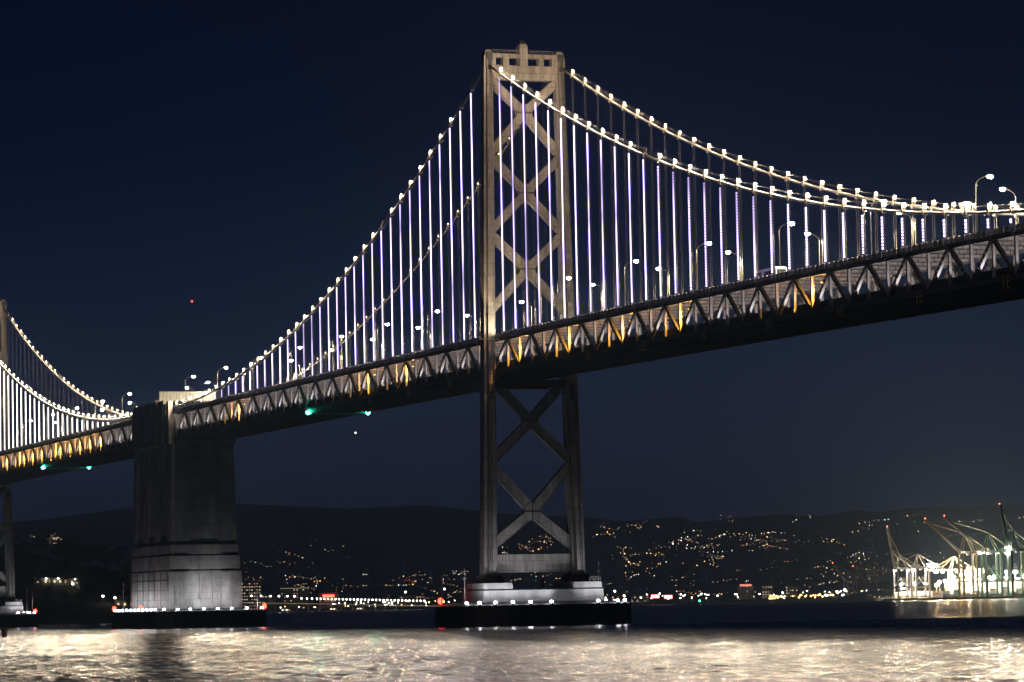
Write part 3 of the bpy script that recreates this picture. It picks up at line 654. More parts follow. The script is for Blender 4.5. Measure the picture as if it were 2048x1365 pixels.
for X in (-176, -572):
    m = MB(); m.tube([(X+.3*sin(i*1.3), -9.2+i*.92, rail(X)-11.25-.12*(i % 2)) for i in range(21)], .12, 6)
    tag(m.build('conduit', GALV), 'thin conduit under the deck between the %s pair of green lights' % ('right' if X > -300 else 'left'), 'conduit')
# basket shaped cage on the near cable, bus on the upper deck
t = empty('wire_basket', 'small conical wire basket cage standing on the near cable', 'wire basket', (275, -10.05, cable_z(275)-1.0), None); t.scale = (.6, .6, .75)
m = MB()
for i in range(14):
    a = 2*pi*i/14; m.tube([(.7*cos(a), .7*sin(a), .4), (1.9*cos(a), 1.9*sin(a), 3.2), (2.1*cos(a), 2.1*sin(a), 3.9)], .04, 4)
m.build('cage_wire', GALV, t)
m = MB()
for r_, z in ((.9, .9), (1.4, 2.0), (1.9, 3.2), (2.1, 3.9)): m.tube([(r_*cos(2*pi*i/16), r_*sin(2*pi*i/16), z) for i in range(17)], .045, 4)
m.build('hoop', GALV, t)
bx_ = 174.0
t = empty('bus', 'white bus on the upper deck, its roof showing above the railing', 'bus', (bx_, -6.3, rail(bx_)-1.0), None)
m = MB(); ring = [(-5.9, .35), (5.8, .35), (6.0, 1.2), (5.9, 2.6), (5.3, 3.05), (-5.4, 3.1), (-5.95, 2.7), (-6.0, 1.0)]
n = len(ring); m.poly([(x, -1.25, z) for x, z in ring]+[(x, 1.25, z) for x, z in ring], [tuple(range(n)), tuple(reversed(range(n, 2*n)))]+[(i, n+i, n+(i+1) % n, (i+1) % n) for i in range(n)])
m.build('body', mat('white_bus_paint', (.75, .75, .76), .35, .05, 1), t)
GLASS = mat('dark_glass', (.02, .025, .03), .1, 0)
for i in range(6):
    for y in (-1.27, 1.27): m = MB(); m.box(-5.2+i*1.75, -3.7+i*1.75, y-.02, y+.02, 1.5, 2.45); m.build('window', GLASS, t)
m = MB(); m.box(5.93, 6.02, -1.1, 1.1, 1.3, 2.5); m.build('windscreen', GLASS, t)
for x in (-3.8, 3.6):
    for y in (-1.1, 1.1): m = MB(); m.tube([(x, y-.15, .5), (x, y+.15, .5)], .5, 12); m.build('wheel', DARK, t)
for y in (-.9, .9): m = MB(); m.box(-6.06, -5.98, y-.15, y+.15, 1.0, 1.3); m.build('tail_light', emat('tail_glow', (1, .03, .02), 8), t)
m = MB(); m.box(-5.0, -4.6, -1.29, -1.2, 2.75, 2.95); m.build('marker_light', emat('marker_glow', (1, .1, .05), 20), t)

# ------------------------------------------------------------------ island trees, houses and lamps
BARK = mat('bark', (.05, .04, .03), .9, .2, 2); LEAF = mat('tree_leaf', (.045, .06, .03), .8, .35, .6)
def tree_meshes(seed, h, spread):
    rd = random.Random(seed); tk = MB(); lean = Vector((rd.uniform(-.6, .6), rd.uniform(-.6, .6), 0))
    top = Vector((0, 0, h*.62))+lean; tk.tube([(0, 0, -1), Vector((0, 0, h*.3))+lean*.4, top], .38, 7, r1=.14)
    lobes = []
    for i in range(7):
        a = 2*pi*i/7+rd.uniform(-.4, .4); r = spread*rd.uniform(.35, .8); z = h*rd.uniform(.5, .88)
        c = Vector((r*cos(a), r*sin(a), z))+lean; lobes.append((c, spread*rd.uniform(.3, .5))); tk.tube([Vector((0, 0, h*.32))+lean*.5, (Vector((0, 0, h*.4))+c)*.5+lean*.2, c], .14, 5, r1=.05)
    lobes.append((Vector((0, 0, h*.86))+lean, spread*.45))
    cr = MB()
    for c, r in lobes:
        for _ in range(70):
            d = Vector((rd.gauss(0, 1), rd.gauss(0, 1), rd.gauss(0, .7))).normalized()*r*rd.uniform(.45, 1.05); p = c+Vector((d.x, d.y, d.z*.75))
            u_ = Vector((rd.gauss(0, 1), rd.gauss(0, 1), rd.gauss(0, .6))).normalized(); v_ = u_.cross(Vector((rd.gauss(0, 1), rd.gauss(0, 1), rd.gauss(0, 1)))).normalized(); k = rd.uniform(.35, .8)
            cr.poly([p-u_*k, p+v_*k*.6, p+u_*k, p-v_*k*.6], [(0, 1, 2, 3)])
    return tk.mesh('trunk', BARK), cr.mesh('crown', LEAF)
TV = [tree_meshes(s, h, sp) for s, h, sp in ((1, 13, 5.5), (2, 15, 6.5), (3, 11, 6), (4, 17, 5), (5, 12, 7))]
rd = random.Random(11)
def tree(x, D, sc_, lab):
    t = empty('island_tree', lab, 'tree', ground(x, D, IH(x, D)-.3), 'trees on the island', rd.uniform(0, 6.3)); t.scale = (sc_, sc_, sc_*rd.uniform(.85, 1.1))
    a, b = rd.choice(TV); place('trunk', a, t); place('crown', b, t)
for i in range(46):
    x = rd.uniform(-110, 330) if i % 3 else rd.uniform(110, 262); tree(x, 2145+rd.uniform(-45, 25), rd.uniform(.75, 1.15), 'dark bushy tree on the crest of the black island')
for i in range(26):
    x = rd.uniform(-60, 300); tree(x, rd.uniform(2045, 2095), rd.uniform(.45, .75), 'smaller dark tree on the island slope near the lit houses')
WIN = emat('house_window_glow', (1, .72, .36), 1.3, False); WINW = emat('house_lamp_glow', (1, .93, .82), 9)
WALL = mat('house_wall', (.5, .47, .40), .8, .15, .3); ROOF = mat('house_roof', (.10, .08, .07), .8, .2, .5)
hd = Vector((-fw.x, -fw.y, 0)); HRZ = atan2(hd.y, hd.x)   # houses face the camera side of the bay
wq = MB(); wq.box(-.02, .06, -.55, .55, -.7, .7); M_WIN = wq.mesh('window', WIN)
def house(x, D, wd, lab, lamp=True, lit=3):
    t = empty('island_house', lab, 'house', ground(x, D, IH(x, D)), 'houses on the island', HRZ)
    m = MB(); m.box(-7, 0, -wd/2, wd/2, -3, 4.2); m.build('wall', WALL, t)
    m = MB(); m.poly([(.6, -wd/2-.5, 4.1), (.6, wd/2+.5, 4.1), (-7.6, wd/2+.5, 4.1), (-7.6, -wd/2-.5, 4.1), (-3.5, -wd/2+2, 6.8), (-3.5, wd/2-2, 6.8)], [(0, 1, 5, 4), (2, 3, 4, 5), (1, 2, 5), (3, 0, 4), (0, 3, 2, 1)]); m.build('roof', ROOF, t)
    for i in range(lit): place('window', M_WIN, t, (.02, -wd/2+wd*(i+.5)/lit, 2.0))
    m = MB(); m.box(.02, .1, -.5, .5, -.8, 1.4); m.build('door', ROOF, t)
    if lamp:
        m = MB(); m.ball((1.2, wd*.3, 3.6), .55, .45); m.build('porch_lamp', WINW, t)
for x, wd, lab, lp in ((84, 9, 'small island house with a bright warm lamp under the trees', True), (104, 13, 'low island house with a yellow lit front', True), (124, 8, 'small pale island house between two lamps', False), (140, 11, 'long pale island house beside a white lamp', True), (256, 15, 'brightly lit island house beside the concrete anchorage', True), (12, 10, 'dim island house seen behind the distant tower leg', False)):
    house(x, 2075 if x < 200 else 2052, wd, lab, lp, 4 if wd > 10 else 2)
for x, D, lab in ((146, 2066, 'white lamp on a post by the long island house'), (206, 2050, 'white island lamp on the slope, left of two below the trees'), (230, 2050, 'white island lamp on the slope, right of two below the trees')):
    t = empty('island_lamp', lab, 'lamp', ground(x, D, IH(x, D)), 'lamps on the island')
    m = MB(); m.tube([(0, 0, -.5), (0, 0, 4.2)], .12, 6); m.build('pole', GALV, t); m = MB(); m.ball((0, 0, 4.5), .75, .6); m.build('lens', WINW, t)

# ------------------------------------------------------------------ hillside and shore lights
LC = [emat('far_light_warm', (1, .66, .34), 6.5, False), emat('far_light_amber', (1, .45, .12), 7, False), emat('far_light_white', (1, .93, .82), 9, False), emat('far_light_cool', (.8, .92, 1), 3.5, False), emat('far_light_red', (1, .12, .06), 4, False), emat('far_light_dim', (1, .66, .42), 2.2, False)]
LB = [emat('far_lamp_white', (1, .93, .80), 16, False), emat('far_lamp_amber', (1, .52, .14), 14, False)]
CL = [(50, 84, 1066, 1080, 26), (84, 114, 1072, 1082, 22), (78, 108, 1084, 1092, 26), (180, 204, 1106, 1112, 14), (160, 170, 1116, 1120, 3), (478, 600, 1100, 1168, 52), (600, 700, 1095, 1130, 9), (560, 700, 1160, 1190, 50), (700, 860, 1150, 1204, 45), (830, 925, 1142, 1200, 75), (1036, 1066, 1084, 1108, 34), (1076, 1108, 1072, 1105, 30), (1000, 1030, 1096, 1110, 8), (1000, 1130, 1142, 1166, 34), (1120, 1128, 1020, 1035, 3), (1172, 1216, 1035, 1078, 22), (1236, 1262, 1052, 1070, 14), (1268, 1282, 1054, 1062, 6), (1312, 1326, 1055, 1057, 4), (1368, 1392, 1062, 1068, 8), (1222, 1330, 1096, 1126, 62), (1328, 1432, 1080, 1104, 75), (1430, 1572, 1068, 1106, 120), (1398, 1448, 1104, 1132, 44), (1560, 1660, 1074, 1090, 26), (1400, 1660, 1034, 1048, 14), (1200, 1500, 1124, 1178, 70), (1500, 1700, 1120, 1180, 60), (1640, 1800, 1108, 1168, 90), (1690, 1800, 1036, 1068, 22), (1800, 2048, 1030, 1075, 60), (1840, 2000, 1100, 1128, 40), (1190, 1800, 1180, 1200, 90)]
rd = random.Random(23); lg = MB()
def speck(m, p, r, mi): m.poly([p+Vector(v)*r for v in ((1, 0, 0), (-1, 0, 0), (0, 1, 0), (0, -1, 0), (0, 0, 1), (0, 0, -1))], [(0, 2, 4), (2, 1, 4), (1, 3, 4), (3, 0, 4), (2, 0, 5), (1, 2, 5), (3, 1, 5), (0, 3, 5)], mi)
for x0, x1, y0, y1, n_ in CL:
    left = int(n_*.75+.5)
    while left > 0:
        m_ = min(left, rd.choice((1, 1, 1, 2, 3, 4, 6))); left -= m_; sx, sy = rd.uniform(x0, x1), rd.uniform(y0, y1); stp = rd.uniform(4, 10); slp = rd.uniform(-.35, .35); kk = rd.random()
        for j in range(m_):
            p, D = on_terrain(sx+j*stp+rd.uniform(-2.5, 2.5), min(sy+j*stp*slp+rd.uniform(-2, 2), 1199)); k = kk if rd.random() < .5 else rd.random()
            mi = 5 if k < .60 else 0 if k < .80 else 1 if k < .87 else 2 if k < .94 else 3 if k < .98 else 4
            speck(lg, p+Vector((0, 0, 3)), D/FPX*rd.uniform(.42, .85)*(1.6 if rd.random() < .10 else 1), mi)
tag(lg.build('hillside_lights', LC), 'scattered warm house lights across the dark hills', 'house lights', kind='stuff')

def facade(x0, x1, y0, y1, D):   # ground point, width and height of a far building
    p = ground((x0+x1)/2, D, 2.5); k = D/FPX; z = CAM.z+(hor((x0+x1)/2)-y0)*k
    return p, (x1-x0)*k, z-2.5
WD = [emat('flat_window_warm', (1, .75, .45), 1.3, False), emat('flat_window_pale', (1, .88, .7), .55, False), emat('flat_window_red', (1, .3, .2), .8, False)]
mw = []
for q in WD: b = MB(); b.box(-.05, .25, -1.3, 1.3, -1.0, 1.0); mw.append(b.mesh('window', q))
BW = mat('far_wall', (.30, .28, .27), .85, .2, .05)
def far_building(x0, x1, y0, y1, D, cols, rws, lab, p_lit=.6, roofline=False):
    p, wd, ht = facade(x0, x1, y0, y1, D); t = empty('far_building', lab, 'building', p, 'waterfront buildings', HRZ)
    m = MB(); m.box(-25, 0, -wd/2, wd/2, 0, ht); m.build('wall', BW, t)
    m = MB(); m.box(-25.4, .4, -wd/2-.4, wd/2+.4, ht, ht+1.4); m.build('roof', emat('roofline_glow', (1, .86, .6), .35, False) if roofline else ROOF, t)
    for i in range(cols):
        for j in range(rws):
            if rd.random() < p_lit: place('window', mw[0 if rd.random() < .5 else 1 if rd.random() < .85 else 2], t, (0, -wd/2+wd*(i+.5)/cols, ht*(j+.6)/rws))
far_building(482, 522, 1166, 1207, 8000, 8, 9, 'pinkish residential tower beside the concrete anchorage', .7)
far_building(561, 616, 1178, 1208, 8000, 9, 6, 'wide dark office block with a lit roofline', .35, True)
far_building(638, 676, 1187, 1208, 8000, 7, 3, 'low building carrying a glowing red sign', .3)
far_building(524, 550, 1190, 1208, 7900, 5, 3, 'low block between the residential tower and the office block', .4)
far_building(800, 850, 1192, 1210, 8000, 8, 3, 'low waterfront block at the end of the viaduct', .5)
far_building(1262, 1298, 1192, 1204, 8000, 7, 2, 'low shore shed left of the glowing billboards', .6)
far_building(1524, 1546, 1173, 1203, 8200, 4, 6, 'white windowed block above the amber shore lamps', .5)
far_building(1572, 1596, 1174, 1203, 8200, 6, 5, 'block with a bright row of top windows', .5)
far_building(1476, 1508, 1172, 1204, 8200, 6, 4, 'building behind the slanted red neon light', .3)
def panel(name, x0, x1, y0, y1, D, e, lab, cat, frame=None):
    a = at((x0+x1)/2, (y0+y1)/2, D); k = D/FPX; t = empty(name, lab, cat, (a.x, a.y, a.z), None, HRZ); wd, ht = (x1-x0)*k, (y1-y0)*k
    m = MB(); m.box(0, .4, -wd/2, wd/2, -ht/2, ht/2); m.build('face', e, t)
    m = MB(); m.box(-.9, -.05, -wd/2-1.2, wd/2+1.2, -ht/2-1.2, ht/2+1.2); m.build('frame', frame or ROOF, t)
    for y in (-wd*.3, wd*.3): m = MB(); m.box(-.7, -.1, y-.4, y+.4, 2-a.z, -ht/2-1.2); m.build('post', DARK, t)
RB = emat('red_panel_glow', (1, .10, .05), 3, False)
panel('red_sign', 646, 668, 1190.5, 1194.5, 7990, emat('red_sign_glow', (1, .22, .13), 3, False), 'glowing red sign on the low building', 'sign', RB)
panel('billboard', 1303, 1318, 1190.5, 1196, 7800, emat('billboard_glow', (1, .8, .74), 4, False), 'glowing white billboard with red rim, left of the pair', 'billboard', RB)
panel('billboard', 1329, 1344, 1191.5, 1197, 7800, emat('billboard_glow_b', (1, .82, .76), 4, False), 'glowing white billboard with red rim, right of the pair', 'billboard', RB)
panel('neon_sign', 1480, 1503, 1169, 1173, 8150, emat('neon_glow', (1, .30, .22), 1.6, False), 'red neon strip above the shore lights', 'sign')
def shore_lamp(name, x, D, h, e, r, lab, group, z0=3.0):
    p = ground(x, D, z0); t = empty(name, lab, 'lamp', p, group)
    m = MB(); m.tube([(0, 0, 0), (0, 0, h)], .35, 5, r1=.25); m.build('pole', GALV, t); m = MB(); m.ball((0, 0, h+r*.5), r, r*.8, 6, 4); m.build('lens', e, t)
rd = random.Random(5)
for i in range(60): shore_lamp('shore_lamp', rd.uniform(1195, 1790), 7640+rd.uniform(300, 900), rd.uniform(8, 20), LB[0], rd.uniform(1.1, 1.9), 'white lamp along the far shore right of the central tower', 'white far shore lamps')
for i in range(46): shore_lamp('shore_lamp', rd.choice((rd.uniform(1535, 1650), rd.uniform(1540, 1570), rd.uniform(1600, 1785), rd.uniform(1660, 1785))), 7650+rd.uniform(150, 500), rd.uniform(3, 12), LB[1], rd.uniform(1.2, 2.3), 'amber lamp in the row along the far shore', 'amber far shore lamps')
for i in range(56): shore_lamp('shore_lamp', rd.uniform(560, 925), 7700+rd.uniform(0, 500), rd.uniform(3, 14), LB[i % 4 == 3], rd.uniform(.9, 1.7), 'lamp on the far shore between the anchorage and the central tower', 'far shore lamps beyond the viaduct')
for x, h, lab in ((811, 33, 'tall light mast left of the central tower fender'), (889, 38, 'tall light mast directly behind the left end of the tower fender'), (1230, 26, 'tall light mast right of the central tower fender')):
    shore_lamp('light_mast', x, 7700, h, LB[0], 2.3, lab, None)
for i in range(16): shore_lamp('shore_lamp', 1640+i*9.2+rd.uniform(-3, 3), 7700+rd.uniform(0, 200), rd.uniform(4, 16), LB[0] if i % 3 else LB[1], rd.uniform(1.8, 3.0), 'bright lamp among the dim cranes left of the port', 'bright lamps among the dim cranes')
# low viaduct over the water
vd = empty('viaduct', 'low road viaduct crossing the water behind the anchorage', 'viaduct', ground(480, 6800, 0)); v0 = Vector(ground(480, 6800, 0))
def vpt(x): return Vector(ground(x, 6800, lerp([(260, 22), (478, 17.5), (640, 12.5), (760, 8), (870, 4)], x)))-v0
m = MB()
vx = list(range(430, 881, 15))
for a_, b_ in zip(vx, vx[1:]): m.bar(vpt(a_), vpt(b_), 14, 2.2)
m.build('deck', mat('viaduct_concrete', (.4, .38, .34), .8, .15, .05), vd)
for x in range(440, 800, 22):
    p = vpt(x); m = MB(); m.box(p.x-1.5, p.x+1.5, p.y-1.5, p.y+1.5, -2, p.z-1); m.build('pier', CONCD, vd)
m = MB()
for a_, b_ in zip(vx, vx[1:]): m.bar(vpt(a_)+hd*7.2+Vector((0, 0, 1.6)), vpt(b_)+hd*7.2+Vector((0, 0, 1.6)), .3, .5)
m.build('edge_light', emat('viaduct_edge_glow', (1, .8, .5), .55, False), vd)
vl = [482, 503, 522, 541, 558, 575, 589, 603, 614, 624]+[634+i*7.4 for i in range(30)]
TENS = ['', '', 'twenty', 'thirty', 'forty']
def nth(i):
    if i < 16: return ORD[i]
    k = i+1
    if k < 20: return {17: 'seventeenth', 18: 'eighteenth', 19: 'nineteenth'}[k]
    return {20: 'twentieth', 30: 'thirtieth', 40: 'fortieth'}[k] if k % 10 == 0 else TENS[k//10]+'-'+ORD[k % 10-1]
for iv, x in enumerate(vl):
    p = vpt(x)+v0; big = x < 600
    t = empty('viaduct_lamp', f'white lamp post on the low viaduct, {nth(iv)} to the right of the anchorage', 'lamp', p, 'lamp posts along the viaduct')
    h = 15 if big else 11
    m = MB(); m.tube([(0, 0, 0), (0, 0, h)], .35, 5, r1=.25); m.build('pole', GALV, t); m = MB(); m.ball((0, 0, h), 1.9 if big else 1.45, 1.5, 6, 4); m.build('lens', LB[0], t)
for x, wd, lab in ((572, 24, 'lit ferry moored below the office block'), (667, 18, 'small lit boat below the viaduct, left of two'), (720, 17, 'small lit boat below the viaduct, right of two')):
    t = empty('boat', lab, 'boat', ground(x, 6500, 0), 'boats below the viaduct', HRZ)
    m = MB(); k = wd/2; m.poly([(-3, -k, -.5), (3, -k, -.5), (3, k, -.5), (-3, k, -.5), (-3.6, -k-1.5, 2.2), (3.6, -k-1.5, 2.2), (3.6, k+3, 2.2), (-3.6, k+3, 2.2)], [(0, 3, 2, 1), (4, 5, 6, 7), (0, 1, 5, 4), (1, 2, 6, 5), (2, 3, 7, 6), (3, 0, 4, 7)]); m.build('hull', mat('boat_hull', (.5, .5, .5), .5, .1, .2), t)
    m = MB(); m.box(-2.4, 2.4, -k*.7, k*.6, 2.2, 4.6); m.box(-1.8, 1.8, -k*.3, k*.35, 4.6, 6.4); m.build('cabin', WALL, t)
    for i in range(6): m = MB(); m.box(2.4, 2.6, -k*.6+i*k*.21, -k*.6+i*k*.21+k*.14, 2.9, 4.1); m.build('window', WD[0] if i % 3 else LC[2], t)

# ------------------------------------------------------------------ container port with cranes
m = MB(); pq = [ground(1768, 5960, 0), ground(2120, 5820, 0), ground(2160, 6900, 0), ground(1768, 6900, 0)]
m.prism([(p.x, p.y) for p in pq], -3, 3.2); tag(m.build('quay', mat('quay_concrete', (.32, .31, .29), .85, .2, .03)), 'concrete container quay along the far right shore', 'quay', kind='structure')
CW = mat('crane_grey_white', (.62, .60, .56), .5, .1, .1); CG = mat('crane_green', (.22, .32, .24), .5, .15, .1); CT = mat('crane_buff', (.48, .40, .30), .5, .1, .1); CDK = mat('crane_dark', (.16, .14, .12), .6, .1, .1)
E_P = emat('port_lamp_white', (1, .82, .55), 1900); E_PO = emat('port_lamp_amber', (1, .50, .13), 2400); E_PG = emat('port_lamp_greenish', (.90, 1, .80), 1100); E_CL = emat('crane_lamp_glow', (1, .93, .80), 170)
lm_ = MB(); lm_.ball((0, 0, 0), 1.7, 1.4, 6, 4); M_CL = lm_.mesh('crane_lamp', E_CL)
lm_ = MB(); lm_.ball((0, 0, 0), 1.2, 1.1, 6, 4); M_CR = lm_.mesh('beacon', emat('crane_beacon_glow', (1, .16, .06), 10, False))
def crane(x, D, hg, ang, bl, mt, lab, head=.35, gauge=24, wy=18, back=26, lamps=(), apex=24, glamp=True, bk=1.0):
    a0 = atan2(-rt.y, -rt.x); t = empty('container_crane', lab, 'crane', ground(x, D, 3.2), 'quay container cranes', a0+head)
    bk *= 1.35; g2, w2, th = gauge/2, wy/2, 2.0*bk
    for sx in (-1, 1):
        for sy in (-1, 1):
            m = MB(); m.bar((sx*g2, sy*w2, 1.2), (sx*g2, sy*w2*.8, hg), th, th, up=(1, 0, 0)); m.box(sx*g2-2.2, sx*g2+2.2, sy*w2-1.3, sy*w2+1.3, 0, 1.8); m.build('leg', mt, t)
    for z in (2.6, hg*.36):
        for sy in (-1, 1): m = MB(); m.bar((-g2, sy*w2*.95, z), (g2, sy*w2*.95, z), 1.5*bk, 1.8*bk); m.build('sill_beam', mt, t)
    for sx in (-1, 1):
        m = MB(); m.bar((sx*g2, -w2, hg*.36), (sx*g2, w2, hg*.36), 1.4*bk, 1.8*bk); m.build('portal_beam', mt, t)
        m = MB(); m.bar((sx*g2, -w2*.82, hg-1.5), (sx*g2, w2*.82, hg-1.5), 1.4*bk, 1.8*bk); m.build('portal_beam', mt, t)
    for sy in (-1, 1):
        m = MB(); m.bar((-g2, sy*w2*.9, hg*.38), (g2*.1, sy*w2*.86, hg*.7), .9*bk, .9*bk); m.build('brace', mt, t)
        m = MB(); m.bar((g2, sy*w2*.9, hg*.38), (-g2*.1, sy*w2*.86, hg*.7), .9*bk, .9*bk); m.build('brace', mt, t)
        m = MB(); m.bar((-g2-back, sy*3, hg+1), (g2+1, sy*3, hg+1), 1.3*bk, 2.4*bk); m.build('girder', mt, t)
    hx, hz = g2+1, hg+1.5; ca, sa = cos(radians(ang)), sin(radians(ang))
    bm = MB()
    for sy in (-3, 3): bm.bar((hx, sy, hz), (hx+bl*ca, sy*.8, hz+bl*sa), 1.1*bk, 2.0*bk)
    for i in range(1, 9): f_ = i/9; bm.bar((hx+bl*ca*f_, -3, hz+bl*sa*f_), (hx+bl*ca*f_, 3, hz+bl*sa*f_), .6, .8)
    bm.build('boom', mt, t)
    ap = Vector((g2*.35, 0, hg+apex))
    for sy in (-1, 1):
        m = MB(); m.bar((g2, sy*w2*.7, hg), ap+Vector((0, sy*1.5, 0)), 1.1*bk, 1.1*bk); m.build('apex_leg', mt, t)
        m = MB(); m.bar((-g2, sy*w2*.7, hg), ap+Vector((0, sy*1.5, 0)), .8*bk, .8*bk); m.build('apex_leg', mt, t)
        m = MB(); m.bar(ap+Vector((0, sy, 0)), (-g2-back*.8, sy*3, hg+2), .5*bk, .5*bk); m.build('stay', mt, t)
        for f_ in (.45, .85):
            m = MB(); m.bar(ap+Vector((0, sy, 0)), (hx+bl*ca*f_, sy*3, hz+bl*sa*f_+.8), .4*bk, .4*bk); m.build('stay', mt, t)
    m = MB(); m.box(-g2-back*.75, -g2-back*.2, -4, 4, hg+2.2, hg+7.5); m.build('machinery_house', mt, t)
    m = MB(); m.box(-2, 2, -1.8, 1.8, hg-4, hg-.8); m.build('cab', CW, t)
    place('beacon', M_CR, t, (hx+bl*ca, 0, hz+bl*sa+1.5))
    if glamp:
        for lx, lz in lamps or ((-g2, hg-2), (g2, hg-2), (0, hg*.36)):
            for sy in (-1, 1): place('crane_lamp', M_CL, t, (lx, sy*5, lz-1.0))
crane(1806, 6020, 50, 80, 70, CW, 'floodlit white crane with its boom raised almost upright', .3)
crane(1843, 6040, 51, 33, 44, CW, 'floodlit white crane whose dark boom reaches left at a slant', .3, lamps=((-13, 49), (13, 49), (-16, 58), (-22, 58), (-26, 54), (-20, 48)))
crane(1915, 6150, 46, 0, 40, CT, 'orange lit crane with its boom lowered level', .25, apex=25, lamps=((26, 45), (38, 45), (13, 44)))
crane(1938, 5960, 74, 41, 84, CT, 'tall buff crane with slanted boom, left of the tall pair', .35, gauge=26, back=34, apex=32, bk=1.15, lamps=((-40, 74), (-20, 74), (12, 74)))
crane(1985, 5960, 74, 40, 92, CG, 'tall green crane with slanted boom, right of the tall pair', .35, gauge=28, back=34, apex=33, bk=1.25, lamps=((-30, 74), (14, 74), (0, 30)))
crane(2036, 5930, 76, 79, 76, CG, 'tall green crane with upright boom at the right picture edge', .3, gauge=26, back=30, apex=32, bk=1.25, lamps=((13, 78), (16, 82), (13, 70), (0, 30)))
crane(1702, 7720, 38, 52, 48, CDK, 'dim unlit crane, left of two behind the shore lamps', .4, glamp=False)
crane(1742, 7700, 38, 46, 42, CDK, 'dim unlit crane, right of two behind the shore lamps', .4, glamp=False)
def mast(x, D, h, e, r, lab, grp):
    t = empty('light_mast', lab, 'light mast', ground(x, D, 3.2), grp)
    m = MB(); m.tube([(0, 0, 0), (0, 0, h)], .7, 6, r1=.45); m.build('pole', GALV, t)
    m = MB(); m.tube([(2.2*cos(i*pi/6), 2.2*sin(i*pi/6), h+.6) for i in range(13)], .35, 5); m.build('lamp_ring', DARK, t)
    m = MB(); m.ball((0, 0, h), r*1.3, r*.95, 8, 5); m.build('lens', e, t)
PM = [(1803, 6080, 24, E_P, 1.8), (1831, 6090, 25, E_P, 2.0), (1852, 6100, 24, E_P, 2.0), (1880, 6150, 27, E_P, 1.9), (1895, 6150, 27, E_P, 2.0), (1922, 6090, 38, E_PO, 2.4), (1938, 6120, 38, E_P, 2.6), (1958, 6120, 30, E_P, 2.4), (1990, 6120, 34, E_PG, 2.2), (2016, 6080, 41, E_PG, 2.6), (2032, 6080, 41, E_PG, 2.6), (2050, 6090, 33, E_P, 2.6), (2075, 6090, 36, E_P, 2.6)]
PM += [(1874+i*17.5, 6260, 22+(i*7) % 15, E_P if i % 3 else E_PO, 2.2) for i in range(11)]; PM.sort(key=lambda q: q[0])  # back row of masts added to strengthen the warm port glow
for i, (x, D, h, e, r) in enumerate(PM): mast(x, D, h, e, r, f'bright port light mast, {nth(i)} from the left along the quay, added back row included', 'port light masts')
for x, h, e, i in ((1676, 15, E_P, 0), (1690, 20, E_P, 1), (1740, 12, E_P, 2), (1762, 14, E_P, 3)): mast(x, 7690, h, LB[0], 2.4, f'shore light mast among the dim cranes, {ORD[i]} from the left', 'light masts among the dim cranes')
CC = [mat('container_white', (.75, .75, .74), .5, .08, .2), mat('container_cream', (.62, .58, .50), .5, .08, .2), mat('container_rust', (.45, .18, .10), .5, .1, .2), mat('container_green', (.20, .40, .30), .5, .1, .2), mat('container_blue', (.18, .28, .45), .5, .1, .2)]
cms = []
for c in CC:
    b = MB(); b.box(-1.25, 1.25, -6.05, 6.05, 0, 2.7)
    for i in range(9): b.box(1.25, 1.36, -5.9+i*1.42, -5.4+i*1.42, .1, 2.6)
    cms.append(b.mesh('container', c))
rd = random.Random(9); ci = 0
for i in range(20):
    x = 1872+i*10.5; nst = rd.choice((2, 3, 4, 4, 5, 6)); p = ground(x, 6030+rd.uniform(-15, 25), 3.2)
    t = empty('container_stack', f'floodlit stack of shipping containers on the quay, {i+1 if i >= 16 else ORD[i]} from the left'.replace('17 from', 'seventeenth from').replace('18 from', 'eighteenth from').replace('19 from', 'nineteenth from').replace('20 from', 'twentieth from'), 'container stack', p, 'container stacks on the quay', HRZ)
    for j in range(nst): place('container', cms[min(4, int(rd.random()**2.0*5))], t, (0, 0, j*2.75))
t = empty('port_shed', 'long white floodlit shed behind the container stacks', 'shed', ground(1975, 6200, 3.2), None, HRZ)
m = MB(); m.box(-30, 0, -70, 80, 0, 24); m.build('wall', CC[0], t); m = MB(); m.poly([(1, -71, 24), (1, 81, 24), (-31, 81, 24), (-31, -71, 24), (-15, 81, 28), (-15, -71, 28)], [(0, 1, 4, 5), (2, 3, 5, 4), (1, 2, 4), (3, 0, 5), (0, 3, 2, 1)]); m.build('roof', CC[1], t)
for i in range(9): m = MB(); m.box(0, .3, -62+i*16, -53+i*16, 0, 9); m.build('door', CC[4], t)
t = empty('port_shed', 'low pale shed beneath the raised white cranes', 'shed', ground(1835, 6120, 3.2), None, HRZ)
m = MB(); m.box(-20, 0, -38, 40, 0, 11); m.build('wall', CC[1], t); m = MB(); m.box(-20.5, .5, -38.5, 40.5, 11, 12); m.build('roof', ROOF, t)
for i in range(6): m = MB(); m.box(0, .3, -34+i*13, -27+i*13, 0, 7); m.build('door', CDK, t)
t = empty('ship_superstructure_vessel', 'white ship bridge tower rising behind the orange lit crane', 'ship', ground(1950, 6160, 0), None, HRZ)
m = MB(); m.box(-12, 0, -12, 12, 0, 48); m.box(-10, .8, -17, 17, 44, 52); m.build('superstructure', CC[0], t)
for j in range(4):
    for i in range(5): place('window', mw[1], t, (.05, -9+i*4.5, 30+j*4.2))
m = MB(); m.box(-60, -1, -16, 16, -2, 10); m.build('hull', CDK, t); t.name = 'cargo_ship'
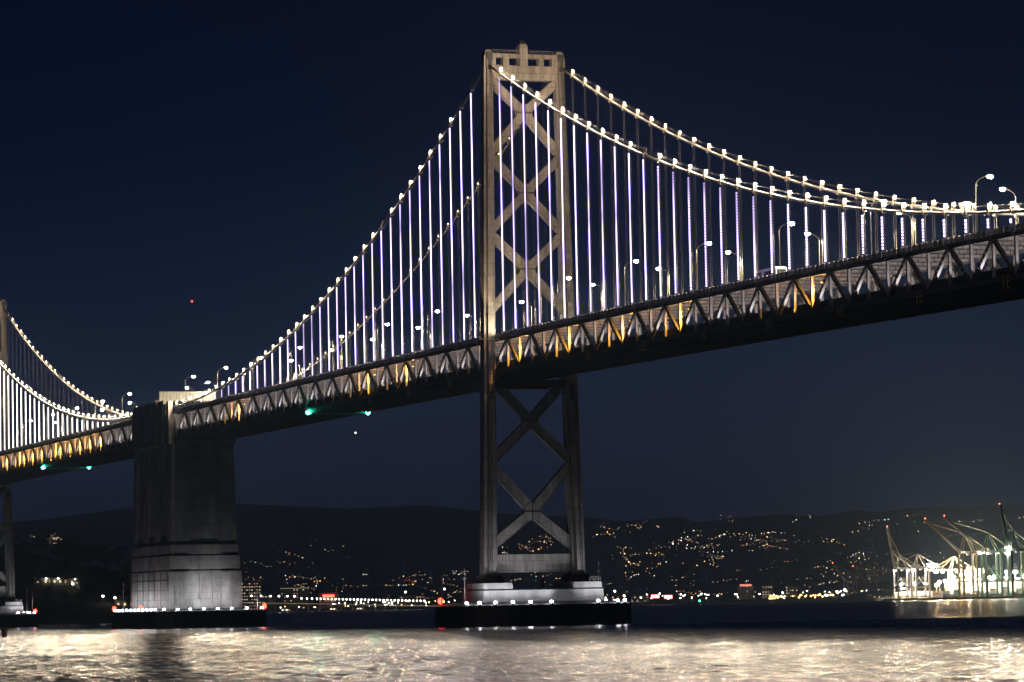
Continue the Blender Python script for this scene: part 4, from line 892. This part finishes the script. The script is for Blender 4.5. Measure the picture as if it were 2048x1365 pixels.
# ------------------------------------------------------------------ small things
b0 = ground(8, 880, 0); t = empty('mooring_pile', 'short dark mooring pile standing in the water at the left edge', 'mooring pile', b0)
m = MB(); m.tube([(0, 0, -2), (0, 0, 2.0)], .72, 9, r1=.66); m.build('shaft', mat('wet_timber', (.06, .045, .035), .7, .3, 2), t)
m = MB(); m.tube([(0, 0, 2.0), (0, 0, 2.25)], .78, 9); m.build('cap', mat('pile_cap', (.05, .10, .07), .6, .2, 2), t)
t = empty('channel_buoy', 'channel buoy with a green light off the far shore', 'buoy', ground(1399, 5200, 0))
m = MB(); m.tube([(0, 0, -1), (0, 0, 1)], 1.6, 10); 
for i in range(4): m.bar((1.2*cos(i*pi/2), 1.2*sin(i*pi/2), 1), (.3*cos(i*pi/2), .3*sin(i*pi/2), 5), .15, .15)
m.build('float', CG, t); m = MB(); m.ball((0, 0, 5.6), 1.5, 1.3); m.build('lens', emat('buoy_glow', (.05, 1, .4), 12, False), t)
def plane(px, py, D, col, r, lab):
    p = at(px, py, D); t = empty('aircraft', lab, 'aircraft', p)
    m = MB(); m.tube([(-9, 0, 0), (-7, 0, .3), (7, 0, .3), (10, 0, -.2)], 1.0, 8); m.build('fuselage', CDK, t)
    m = MB(); m.bar((0, -14, 0), (0, 14, 0), 3, .4, up=(0, 0, 1)); m.build('wing', CDK, t); m = MB(); m.bar((-8, 0, .5), (-9, 0, 4), .4, 2.5); m.build('tail', CDK, t)
    m = MB(); m.ball((0, 0, -1.8), r, r, 6, 4); m.build('beacon', emat('aircraft_glow', col, 3, False), t)
plane(384, 601, 6000, (1, .12, .06), 2.0, 'far aircraft showing a red light in the left sky'); plane(711, 864, 6000, (.9, 1, .95), 1.7, 'white star below the green lamps, built as a light on an aircraft body')  # the white point is a star given an aircraft body

# ------------------------------------------------------------------ night air
hz = MB(); hz.box(-19800, 1500, -9000, 15500, -3.5, 640)
hzm = bpy.data.materials.new('night_haze'); hzm.use_nodes = True; n, l = hzm.node_tree.nodes, hzm.node_tree.links
n.remove(n['Principled BSDF']); pv = n.new('ShaderNodeVolumePrincipled'); pv.inputs['Color'].default_value = (.44, .66, 1, 1); pv.inputs['Density'].default_value = 5.6e-5; pv.inputs['Anisotropy'].default_value = .2
l.new(pv.outputs[0], n['Material Output'].inputs['Volume'])
tag(hz.build('haze', hzm), 'thin night haze over the bay', 'haze', kind='stuff')
